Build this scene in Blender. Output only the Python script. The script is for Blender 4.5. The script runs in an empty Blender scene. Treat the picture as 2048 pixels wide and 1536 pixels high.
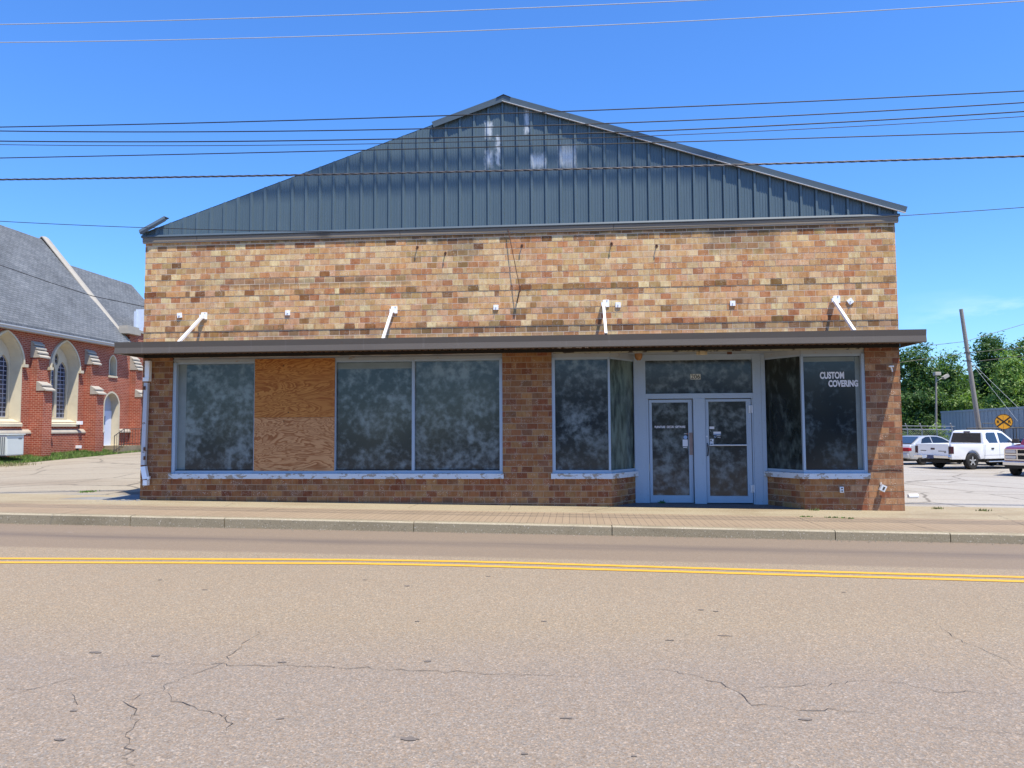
import bpy, bmesh, math, random
from math import sin, cos, pi, radians, sqrt
from mathutils import Vector, Matrix
from mathutils.geometry import tessellate_polygon
random.seed(7)
SC = bpy.context.scene
COL = SC.collection

# ------------------------------------------------------------------ camera model (used to survey the place)
FPX, YAW, PITCH, ROLL = 1480.0, .0848, .0578, .0058
EYE = Vector((0, -15.3, 1.7))
def _axes():
    X = Vector((cos(YAW), sin(YAW), 0)); F = Vector((-sin(YAW)*cos(PITCH), cos(YAW)*cos(PITCH), sin(PITCH)))
    U = X.cross(F)
    R = X*cos(ROLL) - U*sin(ROLL); U2 = X*sin(ROLL) + U*cos(ROLL)
    return R, U2, F
RGT, UPV, FWD = _axes()
def ray(u, v): return FWD*FPX + RGT*(u-1024) - UPV*(v-768)
def atY(u, v, y=0.0):
    r = ray(u, v); return EYE + r*((y-EYE.y)/r.y)
def atX(u, v, x):
    r = ray(u, v); return EYE + r*((x-EYE.x)/r.x)
def atS(u, v, fn):                      # meet a height surface z = fn(x, y)
    r = ray(u, v); z = 0.0
    for _ in range(40):
        p = EYE + r*((z-EYE.z)/r.z); z = .5*z + .5*fn(p.x, p.y)
    return Vector((p.x, p.y, fn(p.x, p.y)))
cam = bpy.data.cameras.new('camera'); co = bpy.data.objects.new('camera', cam); COL.objects.link(co)
cam.sensor_width = 36; cam.lens = FPX/2048*36; cam.clip_end = 3000; cam.clip_start = .1
co.matrix_world = Matrix(((RGT.x, UPV.x, -FWD.x, EYE.x), (RGT.y, UPV.y, -FWD.y, EYE.y), (RGT.z, UPV.z, -FWD.z, EYE.z), (0, 0, 0, 1)))
SC.camera = co

# ------------------------------------------------------------------ ground heights
def cl(v, a, b): return max(a, min(b, v))
def z_walk(x, y):
    x = cl(x, -60, 40); t = cl(-y/3.1, 0, 1)
    return (.0714-.01115*x)*(1-t) + (.093-.0153*x)*t
def z_road(x, y):
    x = cl(x, -60, 60)
    c = .06*(1-((y+6.2)/3.1)**2) if y > -6.2 else .06-.0022*(y+6.2)**2
    return -.059-.0134*x + max(c, -.35)
def z_left(x, y):
    z = .175+.0204*(cl(x, -30, 60)+9.3)+.023*cl(y, -5, 30)
    t = cl((y+.8)/2.5, 0, 1)
    return z*t + (z_walk(x, 0)-.006)*(1-t)
def z_right(x, y): return -.1-.0134*(cl(x, -60, 45)-7.8)-.003*(cl(y, -10, 60)-3.2)

# ------------------------------------------------------------------ mesh builder
class MB:
    def __init__(s): s.v = []; s.f = []; s.m = []; s.c = []; s.col = (1, 1, 1)
    def vert(s, p): s.v.append(tuple(p)); return len(s.v)-1
    def face(s, ids, mi=0): s.f.append(tuple(ids)); s.m.append(mi); s.c.append(s.col)
    def poly(s, pts, mi=0): s.face([s.vert(p) for p in pts], mi)
    def box(s, x0, x1, y0, y1, z0, z1, mi=0, skip=''):
        if x0 > x1: x0, x1 = x1, x0
        if y0 > y1: y0, y1 = y1, y0
        if z0 > z1: z0, z1 = z1, z0
        i = [s.vert(p) for p in ((x0,y0,z0),(x1,y0,z0),(x1,y1,z0),(x0,y1,z0),(x0,y0,z1),(x1,y0,z1),(x1,y1,z1),(x0,y1,z1))]
        for k, q in (('b',(3,2,1,0)),('t',(4,5,6,7)),('f',(0,1,5,4)),('r',(1,2,6,5)),('k',(2,3,7,6)),('l',(3,0,4,7))):
            if k not in skip: s.face([i[a] for a in q], mi)
    def obox(s, c, ax, ay, az, mi=0):      # box about centre c with half vectors
        c = Vector(c); P = []
        for dz in (-1, 1):
            for dx, dy in ((-1,-1),(1,-1),(1,1),(-1,1)): P.append(s.vert(c+ax*dx+ay*dy+az*dz))
        for q in ((3,2,1,0),(4,5,6,7),(0,1,5,4),(1,2,6,5),(2,3,7,6),(3,0,4,7)): s.face([P[a] for a in q], mi)
    def prism(s, pts, d, mi=0, cap=True):  # pts: planar polygon, extruded along vector d
        d = Vector(d); a = [s.vert(p) for p in pts]; b = [s.vert(Vector(p)+d) for p in pts]; n = len(a)
        for k in range(n): s.face((a[k], a[(k+1) % n], b[(k+1) % n], b[k]), mi)
        if cap: s.face(a[::-1], mi); s.face(b, mi)
    def loft(s, rings, mi=0, closed=True, caps=True):
        I = [[s.vert(p) for p in r] for r in rings]; n = len(I[0])
        for a, b in zip(I, I[1:]):
            for k in range(n if closed else n-1): s.face((a[k], a[(k+1) % n], b[(k+1) % n], b[k]), mi)
        if caps and closed: s.face(I[0][::-1], mi); s.face(I[-1], mi)
    def tube(s, path, r, n=6, mi=0, caps=True):
        path = [Vector(p) for p in path]; rings = []
        rr = r if isinstance(r, (list, tuple)) else [r]*len(path)
        for k, p in enumerate(path):
            t = (path[min(k+1, len(path)-1)]-path[max(k-1, 0)]).normalized()
            a = t.cross(Vector((0,0,1)) if abs(t.z) < .9 else Vector((0,1,0))).normalized(); b = t.cross(a)
            rings.append([p+(a*cos(2*pi*j/n)+b*sin(2*pi*j/n))*rr[k] for j in range(n)])
        s.loft(rings, mi, True, caps)
    def disc(s, c, axis, r, h, n=16, mi=0, r2=None):
        c = Vector(c); axis = Vector(axis).normalized()
        s.tube([c-axis*h/2, c+axis*h/2], [r, r if r2 is None else r2], n, mi)
    def lathe(s, c, axis, prof, n=24, mi=0, ring=False, caps=True):  # prof: (offset along axis, radius)
        c = Vector(c); axis = Vector(axis).normalized()
        a = axis.cross(Vector((0,0,1)) if abs(axis.z) < .9 else Vector((1,0,0))).normalized(); b = axis.cross(a)
        s.loft([[c+axis*h+(a*cos(2*pi*j/n)+b*sin(2*pi*j/n))*r for j in range(n)] for h, r in (prof+prof[:1] if ring else prof)], mi, True, caps and not ring)
    def holed(s, outer, holes, to3, mi=0):    # flat face with holes; loops are 2-D, to3 maps to 3-D
        loops = [outer]+holes
        flat = [p for l in loops for p in l]
        tris = tessellate_polygon([[Vector((p[0], p[1], 0)) for p in l] for l in loops])
        ids = [s.vert(to3(*p)) for p in flat]
        for t in tris: s.face([ids[a] for a in t], mi)
    def build(s, name, mats, parent=None, org=(0,0,0), smooth=False, bevel=0, seg=2, weld=False, recalc=True, angle=None):
        me = bpy.data.meshes.new(name)
        o = Vector(org)
        me.from_pydata([Vector(p)-o for p in s.v], [], s.f)
        if not isinstance(mats, (list, tuple)): mats = [mats]
        for m in mats: me.materials.append(m)
        for p, mi in zip(me.polygons, s.m): p.material_index = mi
        at = me.color_attributes.new('Col', 'FLOAT_COLOR', 'CORNER')
        k = 0
        for p, c in zip(me.polygons, s.c):
            for _ in p.loop_indices: at.data[k].color = (c[0], c[1], c[2], 1); k += 1
        if recalc or bevel or weld:
            bm = bmesh.new(); bm.from_mesh(me)
            if weld or bevel: bmesh.ops.remove_doubles(bm, verts=bm.verts, dist=1e-5)
            if recalc: bmesh.ops.recalc_face_normals(bm, faces=bm.faces)
            if bevel:
                ed = [e for e in bm.edges if len(e.link_faces) == 2 and e.calc_face_angle(0) > radians(25)]
                bmesh.ops.bevel(bm, geom=ed, offset=bevel, segments=seg, affect='EDGES', clamp_overlap=True, profile=.6)
            bm.to_mesh(me); bm.free()
        uv = me.uv_layers.new(name='UVMap')
        for p in me.polygons:
            n = p.normal
            for li in p.loop_indices:
                c = me.vertices[me.loops[li].vertex_index].co+o
                if abs(n.z) > .75: w = (c.x, c.y)
                elif abs(n.x) > abs(n.y): w = (c.y, c.z)
                else: w = (c.x, c.z)
                uv.data[li].uv = w
        if smooth or angle:
            me.polygons.foreach_set('use_smooth', [True]*len(me.polygons))
            if angle: me.set_sharp_from_angle(angle=radians(angle))
        me.update()
        ob = bpy.data.objects.new(name, me); COL.objects.link(ob)
        if parent: ob.parent = parent
        else: ob.location = o
        return ob
def tag(o, label=None, cat=None, group=None, kind=None):
    if label: o['label'] = label
    if cat: o['category'] = cat
    if group: o['group'] = group
    if kind: o['kind'] = kind
    return o
def thing(name, label, cat, loc=(0,0,0), rz=0, group=None):
    o = bpy.data.objects.new(name, None); COL.objects.link(o); o.empty_display_size = .3
    o.location = loc; o.rotation_euler = (0, 0, rz)
    return tag(o, label, cat, group)
def struct(o): o['kind'] = 'structure'; return o

# ------------------------------------------------------------------ materials
def lin(h):
    if isinstance(h, str):
        h = h.lstrip('#'); c = [int(h[i:i+2], 16)/255 for i in (0, 2, 4)]
        return tuple(x/12.92 if x <= .04045 else ((x+.055)/1.055)**2.4 for x in c)
    return tuple(h)
class NT:
    def __init__(s, name):
        s.mat = bpy.data.materials.new(name); s.mat.use_nodes = True
        s.t = s.mat.node_tree; s.n = s.t.nodes; s.b = s.n['Principled BSDF']; s._uv = None
    def add(s, kind, ins=None, **props):
        n = s.n.new(kind)
        for k, v in props.items(): setattr(n, k, v)
        for k, v in (ins or {}).items(): s.put(n.inputs[k], v)
        return n
    def put(s, sock, v):
        if isinstance(v, bpy.types.NodeSocket): s.t.links.new(v, sock)
        elif isinstance(v, (tuple, list)) and sock.type == 'RGBA' and len(v) == 3: sock.default_value = (*v, 1)
        else: sock.default_value = v
    def obj(s): return s.add('ShaderNodeTexCoord').outputs['Object']
    def uv(s): return s.add('ShaderNodeTexCoord').outputs['UV']
    def gen(s): return s.add('ShaderNodeTexCoord').outputs['Generated']
    def attr(s, name='Col'): return s.add('ShaderNodeAttribute', attribute_name=name).outputs['Color']
    def map(s, vec, scale=(1,1,1), loc=(0,0,0), rot=(0,0,0)):
        return s.add('ShaderNodeMapping', {'Vector': vec, 'Scale': scale, 'Location': loc, 'Rotation': rot}).outputs[0]
    def noise(s, vec, scale, detail=3, rough=.55, dist=0, out='Fac'):
        return s.add('ShaderNodeTexNoise', {'Vector': vec, 'Scale': scale, 'Detail': detail, 'Roughness': rough, 'Distortion': dist}).outputs[out]
    def vor(s, vec, scale, out='Color', feature='F1', rnd=1.0):
        return s.add('ShaderNodeTexVoronoi', {'Vector': vec, 'Scale': scale, 'Randomness': rnd}, feature=feature).outputs[out]
    def ramp(s, fac, stops, mode='LINEAR'):
        n = s.add('ShaderNodeValToRGB', {'Fac': fac}); r = n.color_ramp; r.interpolation = mode
        while len(r.elements) < len(stops): r.elements.new(.5)
        for e, (p, c) in zip(r.elements, stops):
            e.position = p
            c = (c, c, c) if isinstance(c, (int, float)) else lin(c)
            e.color = (*c, 1)
        return n.outputs[0]
    def mix(s, fac, a, b, mode='MIX'):
        n = s.add('ShaderNodeMix', data_type='RGBA', blend_type=mode)
        s.put(n.inputs[0], fac); s.put(n.inputs[6], lin(a) if isinstance(a, str) else a); s.put(n.inputs[7], lin(b) if isinstance(b, str) else b)
        return n.outputs[2]
    def math(s, op, a, b=0.0, c=None):
        n = s.add('ShaderNodeMath', operation=op); s.put(n.inputs[0], a); s.put(n.inputs[1], b)
        if c is not None: s.put(n.inputs[2], c)
        return n.outputs[0]
    def sep(s, vec): return s.add('ShaderNodeSeparateXYZ', {'Vector': vec}).outputs
    def bump(s, h, strength=.3, dist=.01):
        n = s.add('ShaderNodeBump', {'Height': h, 'Strength': strength, 'Distance': dist}); s.put(s.b.inputs['Normal'], n.outputs[0])
    def out(s, base=None, rough=None, metal=None, spec=None, **k):
        if base is not None: s.put(s.b.inputs['Base Color'], lin(base) if isinstance(base, str) else base)
        if rough is not None: s.put(s.b.inputs['Roughness'], rough)
        if metal is not None: s.put(s.b.inputs['Metallic'], metal)
        if spec is not None: s.put(s.b.inputs['Specular IOR Level'], spec)
        for kk, v in k.items(): s.put(s.b.inputs[kk], v)
        return s.mat
def plain(name, c, rough=.6, metal=0, var=.12, scale=6, spec=.4, bump=0, coat=0):
    t = NT(name); o = t.obj(); c = lin(c)
    n = t.noise(o, scale, 4)
    base = t.mix(n, tuple(x*(1-var) for x in c), tuple(min(1, x*(1+var)) for x in c))
    if bump: t.bump(t.noise(o, scale*8, 3), bump, .004)
    t.out(base, rough, metal, spec)
    if coat: t.put(t.b.inputs['Coat Weight'], coat); t.put(t.b.inputs['Coat Roughness'], .05)
    return t.mat
M = {}
def brick_mat(name, sat=1.0):
    t = NT(name); o = t.obj(); c = t.attr()
    st = t.noise(t.map(o, (1, 1, .22)), 26, 3, .6)
    c = t.mix(1.0, c, t.ramp(st, [(.25, .86), (.5, .98), (.75, 1.09)]), 'MULTIPLY')
    b1 = t.noise(t.map(o, (1, 1, .5), (3, 0, 7)), 10, 2, .5)
    c = t.mix(t.ramp(b1, [(.48, 0), (.60, .6)]), c, t.mix(1.0, c, (1.16, 1.22, 1.3), 'MULTIPLY'))
    b2 = t.noise(t.map(o, (1, 1, .4), (11, 0, 2)), 12, 2, .5)
    c = t.mix(t.ramp(b2, [(.50, 0), (.60, .62)]), c, t.mix(1.0, c, (.84, .68, .57), 'MULTIPLY'))
    fine = t.noise(o, 130, 3, .7)
    c = t.mix(t.ramp(fine, [(.32, .8), (.45, 0)]), c, (.16, .095, .055))
    c = t.mix(t.math('MULTIPLY', t.ramp(t.noise(o, 80, 2), [(.58, 0), (.66, 1)]), t.ramp(t.noise(o, 6, 2), [(.5, 0), (.62, .8)])), c, (.82, .76, .64))
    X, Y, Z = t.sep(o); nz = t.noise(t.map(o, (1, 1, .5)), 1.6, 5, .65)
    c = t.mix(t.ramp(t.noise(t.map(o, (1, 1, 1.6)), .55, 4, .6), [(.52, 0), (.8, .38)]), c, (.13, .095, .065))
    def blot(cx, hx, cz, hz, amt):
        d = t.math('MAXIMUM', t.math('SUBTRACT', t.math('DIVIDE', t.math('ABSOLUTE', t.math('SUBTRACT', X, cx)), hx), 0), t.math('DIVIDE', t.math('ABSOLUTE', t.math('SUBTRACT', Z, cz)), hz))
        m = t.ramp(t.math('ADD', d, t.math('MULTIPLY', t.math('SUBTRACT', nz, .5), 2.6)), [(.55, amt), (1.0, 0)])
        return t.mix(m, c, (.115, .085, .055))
    c = blot(0, 9.5, 5.70, .10, .82); c = blot(-2.75, .3, 5.66, .22, .7); c = blot(3.0, .45, 5.66, .22, .75); c = blot(-2.4, .5, 5.45, .3, .5); c = blot(3.4, .8, 5.4, .3, .45); c = blot(0, 9.5, 3.62, .12, .4); c = blot(-6, 3.2, 4.72, .1, .45); c = blot(-4.5, 5, -.02, .12, .6)  # the top-course blot adds soot and deepens the eave shade
    t.bump(t.math('ADD', t.noise(o, 45, 4, .7), t.math('MULTIPLY', fine, .6)), .5, .006)
    return t.out(c, .92, 0, .2)
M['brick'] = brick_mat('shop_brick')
def mortar():
    t = NT('mortar'); o = t.obj()
    c = t.mix(1.0, t.mix(t.noise(o, 3, 3), (.62, .49, .36), (.74, .60, .45)), t.attr(), 'MULTIPLY'); t.bump(t.noise(o, 90, 3), .4, .004)
    return t.out(c, .95, 0, .1)
M['mortar'] = mortar()
def siding():
    t = NT('blue_grey_siding'); o = t.obj(); X, Y, Z = t.sep(o)
    c = t.mix(t.noise(t.map(o, (1, 1, .3)), 2.2, 4), (.070, .106, .128), (.100, .142, .168))
    c = t.mix(t.ramp(t.noise(t.map(o, (9, 1, .35)), 3, 3), [(.55, 0), (.8, .25)]), c, (.16, .2, .24))
    # pale soft-edged patches on the sheets
    nz = t.math('MULTIPLY', t.math('SUBTRACT', t.noise(t.map(o, (7, 1, 4)), 2.4, 3), .5), .13)
    def patch(px0, py0, px1, py1, soft):
        a = atY(px0, py1); b = atY(px1, py0)
        cx, cz, hx, hz = (a.x+b.x)/2, (a.z+b.z)/2, (b.x-a.x)/2, (b.z-a.z)/2
        dx = t.math('SUBTRACT', t.math('ABSOLUTE', t.math('SUBTRACT', X, cx)), hx)
        dz = t.math('SUBTRACT', t.math('ABSOLUTE', t.math('SUBTRACT', Z, cz)), hz)
        d = t.math('ADD', t.math('MAXIMUM', dx, t.math('MULTIPLY', dz, .5)), nz)
        return t.math('MULTIPLY', t.math('SMOOTH_MIN', 1.0, t.math('MAXIMUM', t.math('DIVIDE', t.math('SUBTRACT', soft*.5, d), soft), 0), .15), .9)
    p = None
    for a in ((971, 255, 984, 285, .06), (972, 315, 984, 341, .09), (993, 283, 1000, 338, .05), (1050, 228, 1058, 275, .05), (1062, 321, 1090, 344, .08), (1120, 308, 1149, 340, .13)):
        q = patch(*a); p = q if p is None else t.math('MAXIMUM', p, q)
    c = t.mix(p, c, (.50, .54, .58))
    return t.out(c, .42, 0, .45)
M['siding'] = siding()
M['trim'] = plain('blue_grey_trim', (.085, .115, .14), .45, var=.1)
M['trim_edge'] = plain('bright_trim_edge', (.62, .63, .64), .45, var=.08)
def fasc():
    t = NT('weathered_fascia_board'); o = t.obj()
    c = t.mix(t.noise(t.map(o, (.6, 1, 9)), 3, 4), (.18, .150, .115), (.27, .225, .175))
    c = t.mix(t.ramp(t.noise(t.map(o, (1, 1, 1)), .8, 3), [(.62, 0), (.75, .8)]), c, (.04, .035, .03))
    return t.out(c, .8, 0, .2)
M['fascia'] = fasc()
M['fascia_lip'] = plain('pale_fascia_lip', (.40, .345, .27), .7, var=.2, scale=3)
def awn():
    t = NT('brown_awning_metal'); o = t.obj()
    c = t.mix(t.noise(t.map(o, (.4, 1, 3)), 2, 4), (.092, .075, .060), (.126, .105, .084))
    c = t.mix(t.ramp(t.noise(t.map(o, (5, 1, .5)), 2, 3), [(.62, 0), (.8, .35)]), c, (.25, .22, .2))
    c = t.mix(t.ramp(t.noise(o, 11, 4, .7), [(.66, 0), (.72, .5)]), c, (.14, .07, .04))
    return t.out(c, .5, 0, .4)
M['awning'] = awn()
M['deck'] = plain('rusty_awning_deck', (.13, .075, .05), .7, var=.4, scale=4)
def paint(name, c, peel=.0, under=(.30, .24, .19), rough=.55):
    t = NT(name); o = t.obj(); c = lin(c)
    b = t.mix(t.noise(t.map(o, (1, 1, .4)), 4, 4), tuple(x*.9 for x in c), tuple(min(1, x*1.08) for x in c))
    b = t.mix(t.ramp(t.noise(o, 9, 4, .7), [(.6, 0), (.78, .3)]), b, tuple(x*.55 for x in c))
    if peel:
        pn = t.noise(t.map(o, (1, 1, 2.0)), 5, 6, .68, .3)
        m = t.ramp(pn, [(.5+.18*(1-peel), 0), (.512+.18*(1-peel), 1)])
        b = t.mix(m, b, t.mix(t.noise(o, 20, 3), tuple(x*.85 for x in under), tuple(x*1.15 for x in under)))
        t.bump(t.math('SUBTRACT', 1.0, m), .5, .004)
    b = t.mix(t.ramp(t.noise(o, 55, 2), [(.70, 0), (.74, .8)]), b, (.08, .06, .05))
    return t.out(b, rough, 0, .35)
M['frame'] = paint('pale_blue_frame_paint', (.335, .41, .49))
M['frame_peel'] = paint('weathered_frame_paint', (.33, .36, .38), .25)
M['sill'] = paint('peeling_white_sill', (.56, .60, .64), .75, (.33, .28, .23))
M['white'] = plain('white_enamel', (.86, .87, .88), .45, var=.06)
M['white_dirty'] = paint('scuffed_white_pipe', (.50, .51, .54), .35, (.22, .16, .12))
M['galv'] = plain('galvanised_plate', (.66, .68, .70), .45, .2, var=.15, scale=20)
M['rust'] = plain('rusted_iron', (.11, .05, .03), .85, var=.5, scale=40)
M['black'] = plain('black_rubber', (.012, .012, .013), .7)
M['dark'] = plain('dark_void', (.02, .018, .016), .9)
def pane(name, seed, lo, hi, dens, sharp=.16, vert=1.0, border=True):
    t = NT(name); o = t.obj(); m = t.map(o, (1, 1, vert), (seed*7.3, 0, seed*3.1))
    w = t.noise(m, 1.5, 2, .5, 0, 'Color')
    m2 = t.mix(.09, m, w, 'ADD')
    n1 = t.noise(m2, 8.0, 5, .6, .1); n2 = t.noise(m2, 2.0, 3, .5, .2)
    f = t.math('ADD', t.math('MULTIPLY', n1, .55), t.math('MULTIPLY', n2, .45))
    sharp = sharp*.46
    c = t.ramp(f, [(dens-sharp, lo), (dens, tuple((a*.62+b*.38) for a, b in zip(lo, hi))), (dens+sharp, hi), (min(1, dens+sharp*1.9), tuple(min(1, x*1.35) for x in hi))])
    c = t.mix(t.ramp(t.noise(t.map(o, (1, 1, 1), (seed, 0, 2)), .6, 2), [(.4, 0), (.7, .35)]), c, (.085, .085, .06))
    t.b.inputs['Coat Weight'].default_value = 0
    return t.out(c, .13, 0, .5)
LO, HI = (.024, .030, .032), (.135, .162, .166)
for k in range(6): M['pane%d' % k] = pane('whitewashed_glass_%s' % 'abcdef'[k], k+1, LO, HI, .50+.012*(k % 3))
M['pane_green'] = pane('whitewashed_glass_green', 9, (.03, .045, .04), (.11, .15, .13), .47, .15, .35)
M['pane_dim'] = pane('whitewashed_glass_dim', 11, (.012, .016, .015), (.07, .09, .085), .54, .14, .5)
M['pane_clear'] = pane('dark_display_glass', 13, (.012, .017, .020), (.065, .085, .095), .57, .14)
M['wash'] = plain('whitewash_smear', (.19, .22, .21), .5, var=.25, scale=5)
def ply(name, off, rich):
    t = NT(name); o = t.obj(); m = t.map(o, (1, 1, 1), (off, 0, off*1.7))
    w = t.noise(t.map(m, (.5, 1, 1.6)), 1.45, 4, .5, 1.5)
    band = t.math('FRACT', t.math('MULTIPLY', w, 15.0))
    g = t.ramp(band, [(0, 0), (.35, .12), (.72, .9), (.86, 1), (1, 0)])
    a, b = ((.50, .215, .055), (.28, .085, .018)) if rich else ((.55, .285, .125), (.29, .105, .035))
    c = t.mix(g, a, b)
    c = t.mix(t.ramp(t.noise(t.map(m, (1, 1, 3)), 1.2, 3), [(.45, 0), (.75, .5)]), c, (.36, .12, .03) if rich else (.42, .2, .085))
    c = t.mix(t.ramp(t.vor(m, 2.6, 'Distance'), [(.03, .9), (.055, 0)]), c, (.07, .03, .012))
    return t.out(c, .75, 0, .25)
M['ply_top'] = ply('plywood_rich', 3.1, True); M['ply_low'] = ply('plywood_pale', 8.4, False)
# ---- ground
def road_mat():
    t = NT('worn_asphalt'); o = t.obj(); X, Y, Z = t.sep(o)
    big = t.noise(t.map(o, (.5, 1.2, 1)), .35, 4, .6)
    base = t.mix(big, (.245, .198, .14), (.275, .224, .164))
    base = t.mix(t.ramp(t.math('ADD', Y, t.math('MULTIPLY', t.noise(o, .5, 2), 2.0)), [(0, 0), (1, 0)]), base, base)
    near = t.add('ShaderNodeMapRange', {'Value': t.math('ADD', Y, t.math('MULTIPLY', t.noise(t.map(o, (.3, 1, 1)), .6, 3), 1.6)), 'From Min': -9.2, 'From Max': -8.0}).outputs[0]
    base = t.mix(t.math('MULTIPLY', t.math('SUBTRACT', 1.0, near), .7), base, (.222, .188, .16))
    far = t.add('ShaderNodeMapRange', {'Value': Y, 'From Min': -5.75, 'From Max': -5.6}).outputs[0]
    base = t.mix(t.math('MULTIPLY', far, .8), base, (.20, .154, .114))
    # aggregate
    c1 = t.vor(o, 85, 'Color'); v = t.sep(c1)[0]
    ag = t.ramp(v, [(.0, .76), (.25, .92), (.6, 1.0), (.85, 1.10), (.95, 1.28), (1, 1.45)])
    aggr = t.mix(1.0, base, ag, 'MULTIPLY')
    c2 = t.sep(t.vor(o, 150, 'Color'))[1]
    aggr = t.mix(1.0, aggr, t.ramp(c2, [(0, .84), (.5, 1), (1, 1.17)]), 'MULTIPLY')
    hue = t.mix(t.sep(c1)[2], (1.08, .97, .86), (.95, 1.0, 1.07))
    aggr = t.mix(1.0, aggr, hue, 'MULTIPLY')
    c = t.mix(t.math('SUBTRACT', 1.0, t.math('MULTIPLY', far, .55)), base, aggr)
    # dark uneven band along the far lane
    wob = t.math('MULTIPLY', t.math('SUBTRACT', t.noise(t.map(o, (.35, .35, 1)), 1, 3), .5), .5)
    d = t.math('ABSOLUTE', t.math('SUBTRACT', t.math('ADD', Y, wob), -4.55))
    band = t.add('ShaderNodeMapRange', {'Value': d, 'From Min': .05, 'From Max': .42, 'To Min': 1, 'To Max': 0}).outputs[0]
    band = t.math('MULTIPLY', band, t.ramp(t.noise(t.map(o, (.25, 3, 1)), 1.5, 4), [(.3, .25), (.65, .62)]))
    c = t.mix(band, c, (.105, .085, .078))
    c = t.mix(t.ramp(t.noise(t.map(o, (1, 1.6, 1)), 1.7, 5, .65), [(.66, 0), (.8, .35)]), c, (.11, .095, .09))
    c = t.mix(t.ramp(t.noise(o, 3.2, 3), [(.72, 0), (.8, .3)]), c, (.34, .29, .26))
    t.bump(t.math('ADD', t.vor(o, 85, 'Distance'), t.noise(o, 150, 2)), .4, .005)
    return t.out(c, .9, 0, .25)
M['road'] = road_mat()
def concrete(name, a, b, dark, scale=1.0, joint=None):
    t = NT(name); o = t.obj()
    c = t.mix(t.noise(o, .9*scale, 5, .65), a, b)
    c = t.mix(t.ramp(t.noise(t.map(o, (.6, 1.4, 1)), .7*scale, 5, .6), [(.5, 0), (.72, .75)]), c, dark)
    c = t.mix(1.0, c, t.ramp(t.noise(o, 85, 3, .7), [(.3, .72), (.5, 1), (.7, 1.22)]), 'MULTIPLY')
    c = t.mix(t.ramp(t.sep(t.vor(o, 75, 'Color'))[0], [(.965, 0), (.975, .4)]), c, (.62, .58, .5))
    c = t.mix(t.ramp(t.sep(t.vor(o, 60, 'Color'))[1], [(.975, 0), (.983, .4)]), c, (.07, .06, .05))
    if joint: c = joint(t, o, c)
    t.bump(t.noise(o, 70, 4), .35, .005)
    return t.out(c, .9, 0, .2)
M['walk'] = concrete('cream_concrete', (.29, .24, .158), (.35, .295, .20), (.215, .16, .098))
def pav(t, o, c):
    b = t.add('ShaderNodeTexBrick', {'Vector': t.map(o, (1, 1, 1), (0, 0, 0), (0, 0, pi/2)), 'Color1': (.275, .205, .135, 1), 'Color2': (.305, .228, .152, 1), 'Mortar': (.14, .10, .07, 1), 'Scale': 1.0, 'Mortar Size': .0055, 'Mortar Smooth': .3, 'Bias': 0, 'Brick Width': 40.0, 'Row Height': .118})
    b.offset = .0
    c2 = t.mix(.62, c, b.outputs['Color'])
    return t.mix(t.ramp(b.outputs['Fac'], [(.4, 0), (.9, .55)]), c2, (.135, .1, .075))
M['paver'] = concrete('stamped_brick_paving', (.275, .208, .138), (.325, .25, .17), (.20, .15, .10), 1, pav)
M['kerb'] = concrete('kerb_concrete', (.235, .195, .128), (.295, .248, .168), (.165, .135, .085), 1.5)
M['kerb_edge'] = concrete('worn_kerb_edge', (.31, .265, .185), (.40, .345, .25), (.22, .18, .12), 3)
def lot(name, a, b, dark):
    def j(t, o, c):
        w = t.mix(.5, o, t.noise(o, .6, 4, .6, 0, 'Color'), 'ADD')
        e = t.vor(w, .28, 'Distance', 'DISTANCE_TO_EDGE')
        c = t.mix(t.ramp(e, [(.004, .75), (.014, 0)]), c, (.10, .085, .07))
        s = t.noise(t.map(o, (.12, 1.3, 1), (0, 0, 0), (0, 0, .12)), 1.2, 4, .6)
        return t.mix(t.ramp(s, [(.55, 0), (.75, .5)]), c, dark)
    return concrete(name, a, b, dark, .35, j)
M['lot_left'] = lot('left_lot_concrete', (.29, .252, .195), (.355, .312, .245), (.215, .17, .125))
M['lot_right'] = lot('right_lot_concrete', (.31, .285, .25), (.37, .345, .31), (.24, .21, .175))
M['asphalt_dark'] = concrete('dark_asphalt', (.05, .048, .045), (.07, .066, .062), (.04, .038, .035))
M['asphalt_patch'] = concrete('grey_asphalt_patch', (.20, .195, .185), (.26, .255, .245), (.16, .15, .14))
def yellow():
    t = NT('yellow_road_paint'); o = t.obj()
    c = t.mix(t.noise(o, 3, 4), (.58, .305, .03), (.66, .37, .045))
    c = t.mix(t.ramp(t.noise(o, 60, 3, .7), [(.63, 0), (.70, .8)]), c, (.20, .16, .12))
    c = t.mix(t.ramp(t.noise(t.map(o, (1, 1, 1)), 2.2, 3), [(.7, 0), (.78, .5)]), c, (.5, .25, .15))
    t.bump(t.noise(o, 100, 3), .4, .004)
    return t.out(c, .75, 0, .3)
M['yellow'] = yellow()
M['crack'] = plain('crack_tar', (.075, .064, .056), .95, var=.3, scale=30)
M['stain'] = plain('oil_stain', (.145, .122, .105), .8, var=.3, scale=30)
def soil():
    t = NT('rough_ground'); o = t.obj()
    c = t.mix(t.ramp(t.noise(o, .4, 5, .65), [(.4, 0), (.6, 1)]), (.14, .115, .075), (.085, .11, .035))
    return t.out(c, .95, 0, .1)
M['soil'] = soil()
def grassm():
    t = NT('lawn_grass'); o = t.obj()
    c = t.mix(1.0, t.attr(), t.ramp(t.noise(o, 2, 4), [(.3, .7), (.7, 1.25)]), 'MULTIPLY')
    return t.out(c, .6, 0, .2)
M['grass'] = grassm()
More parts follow.
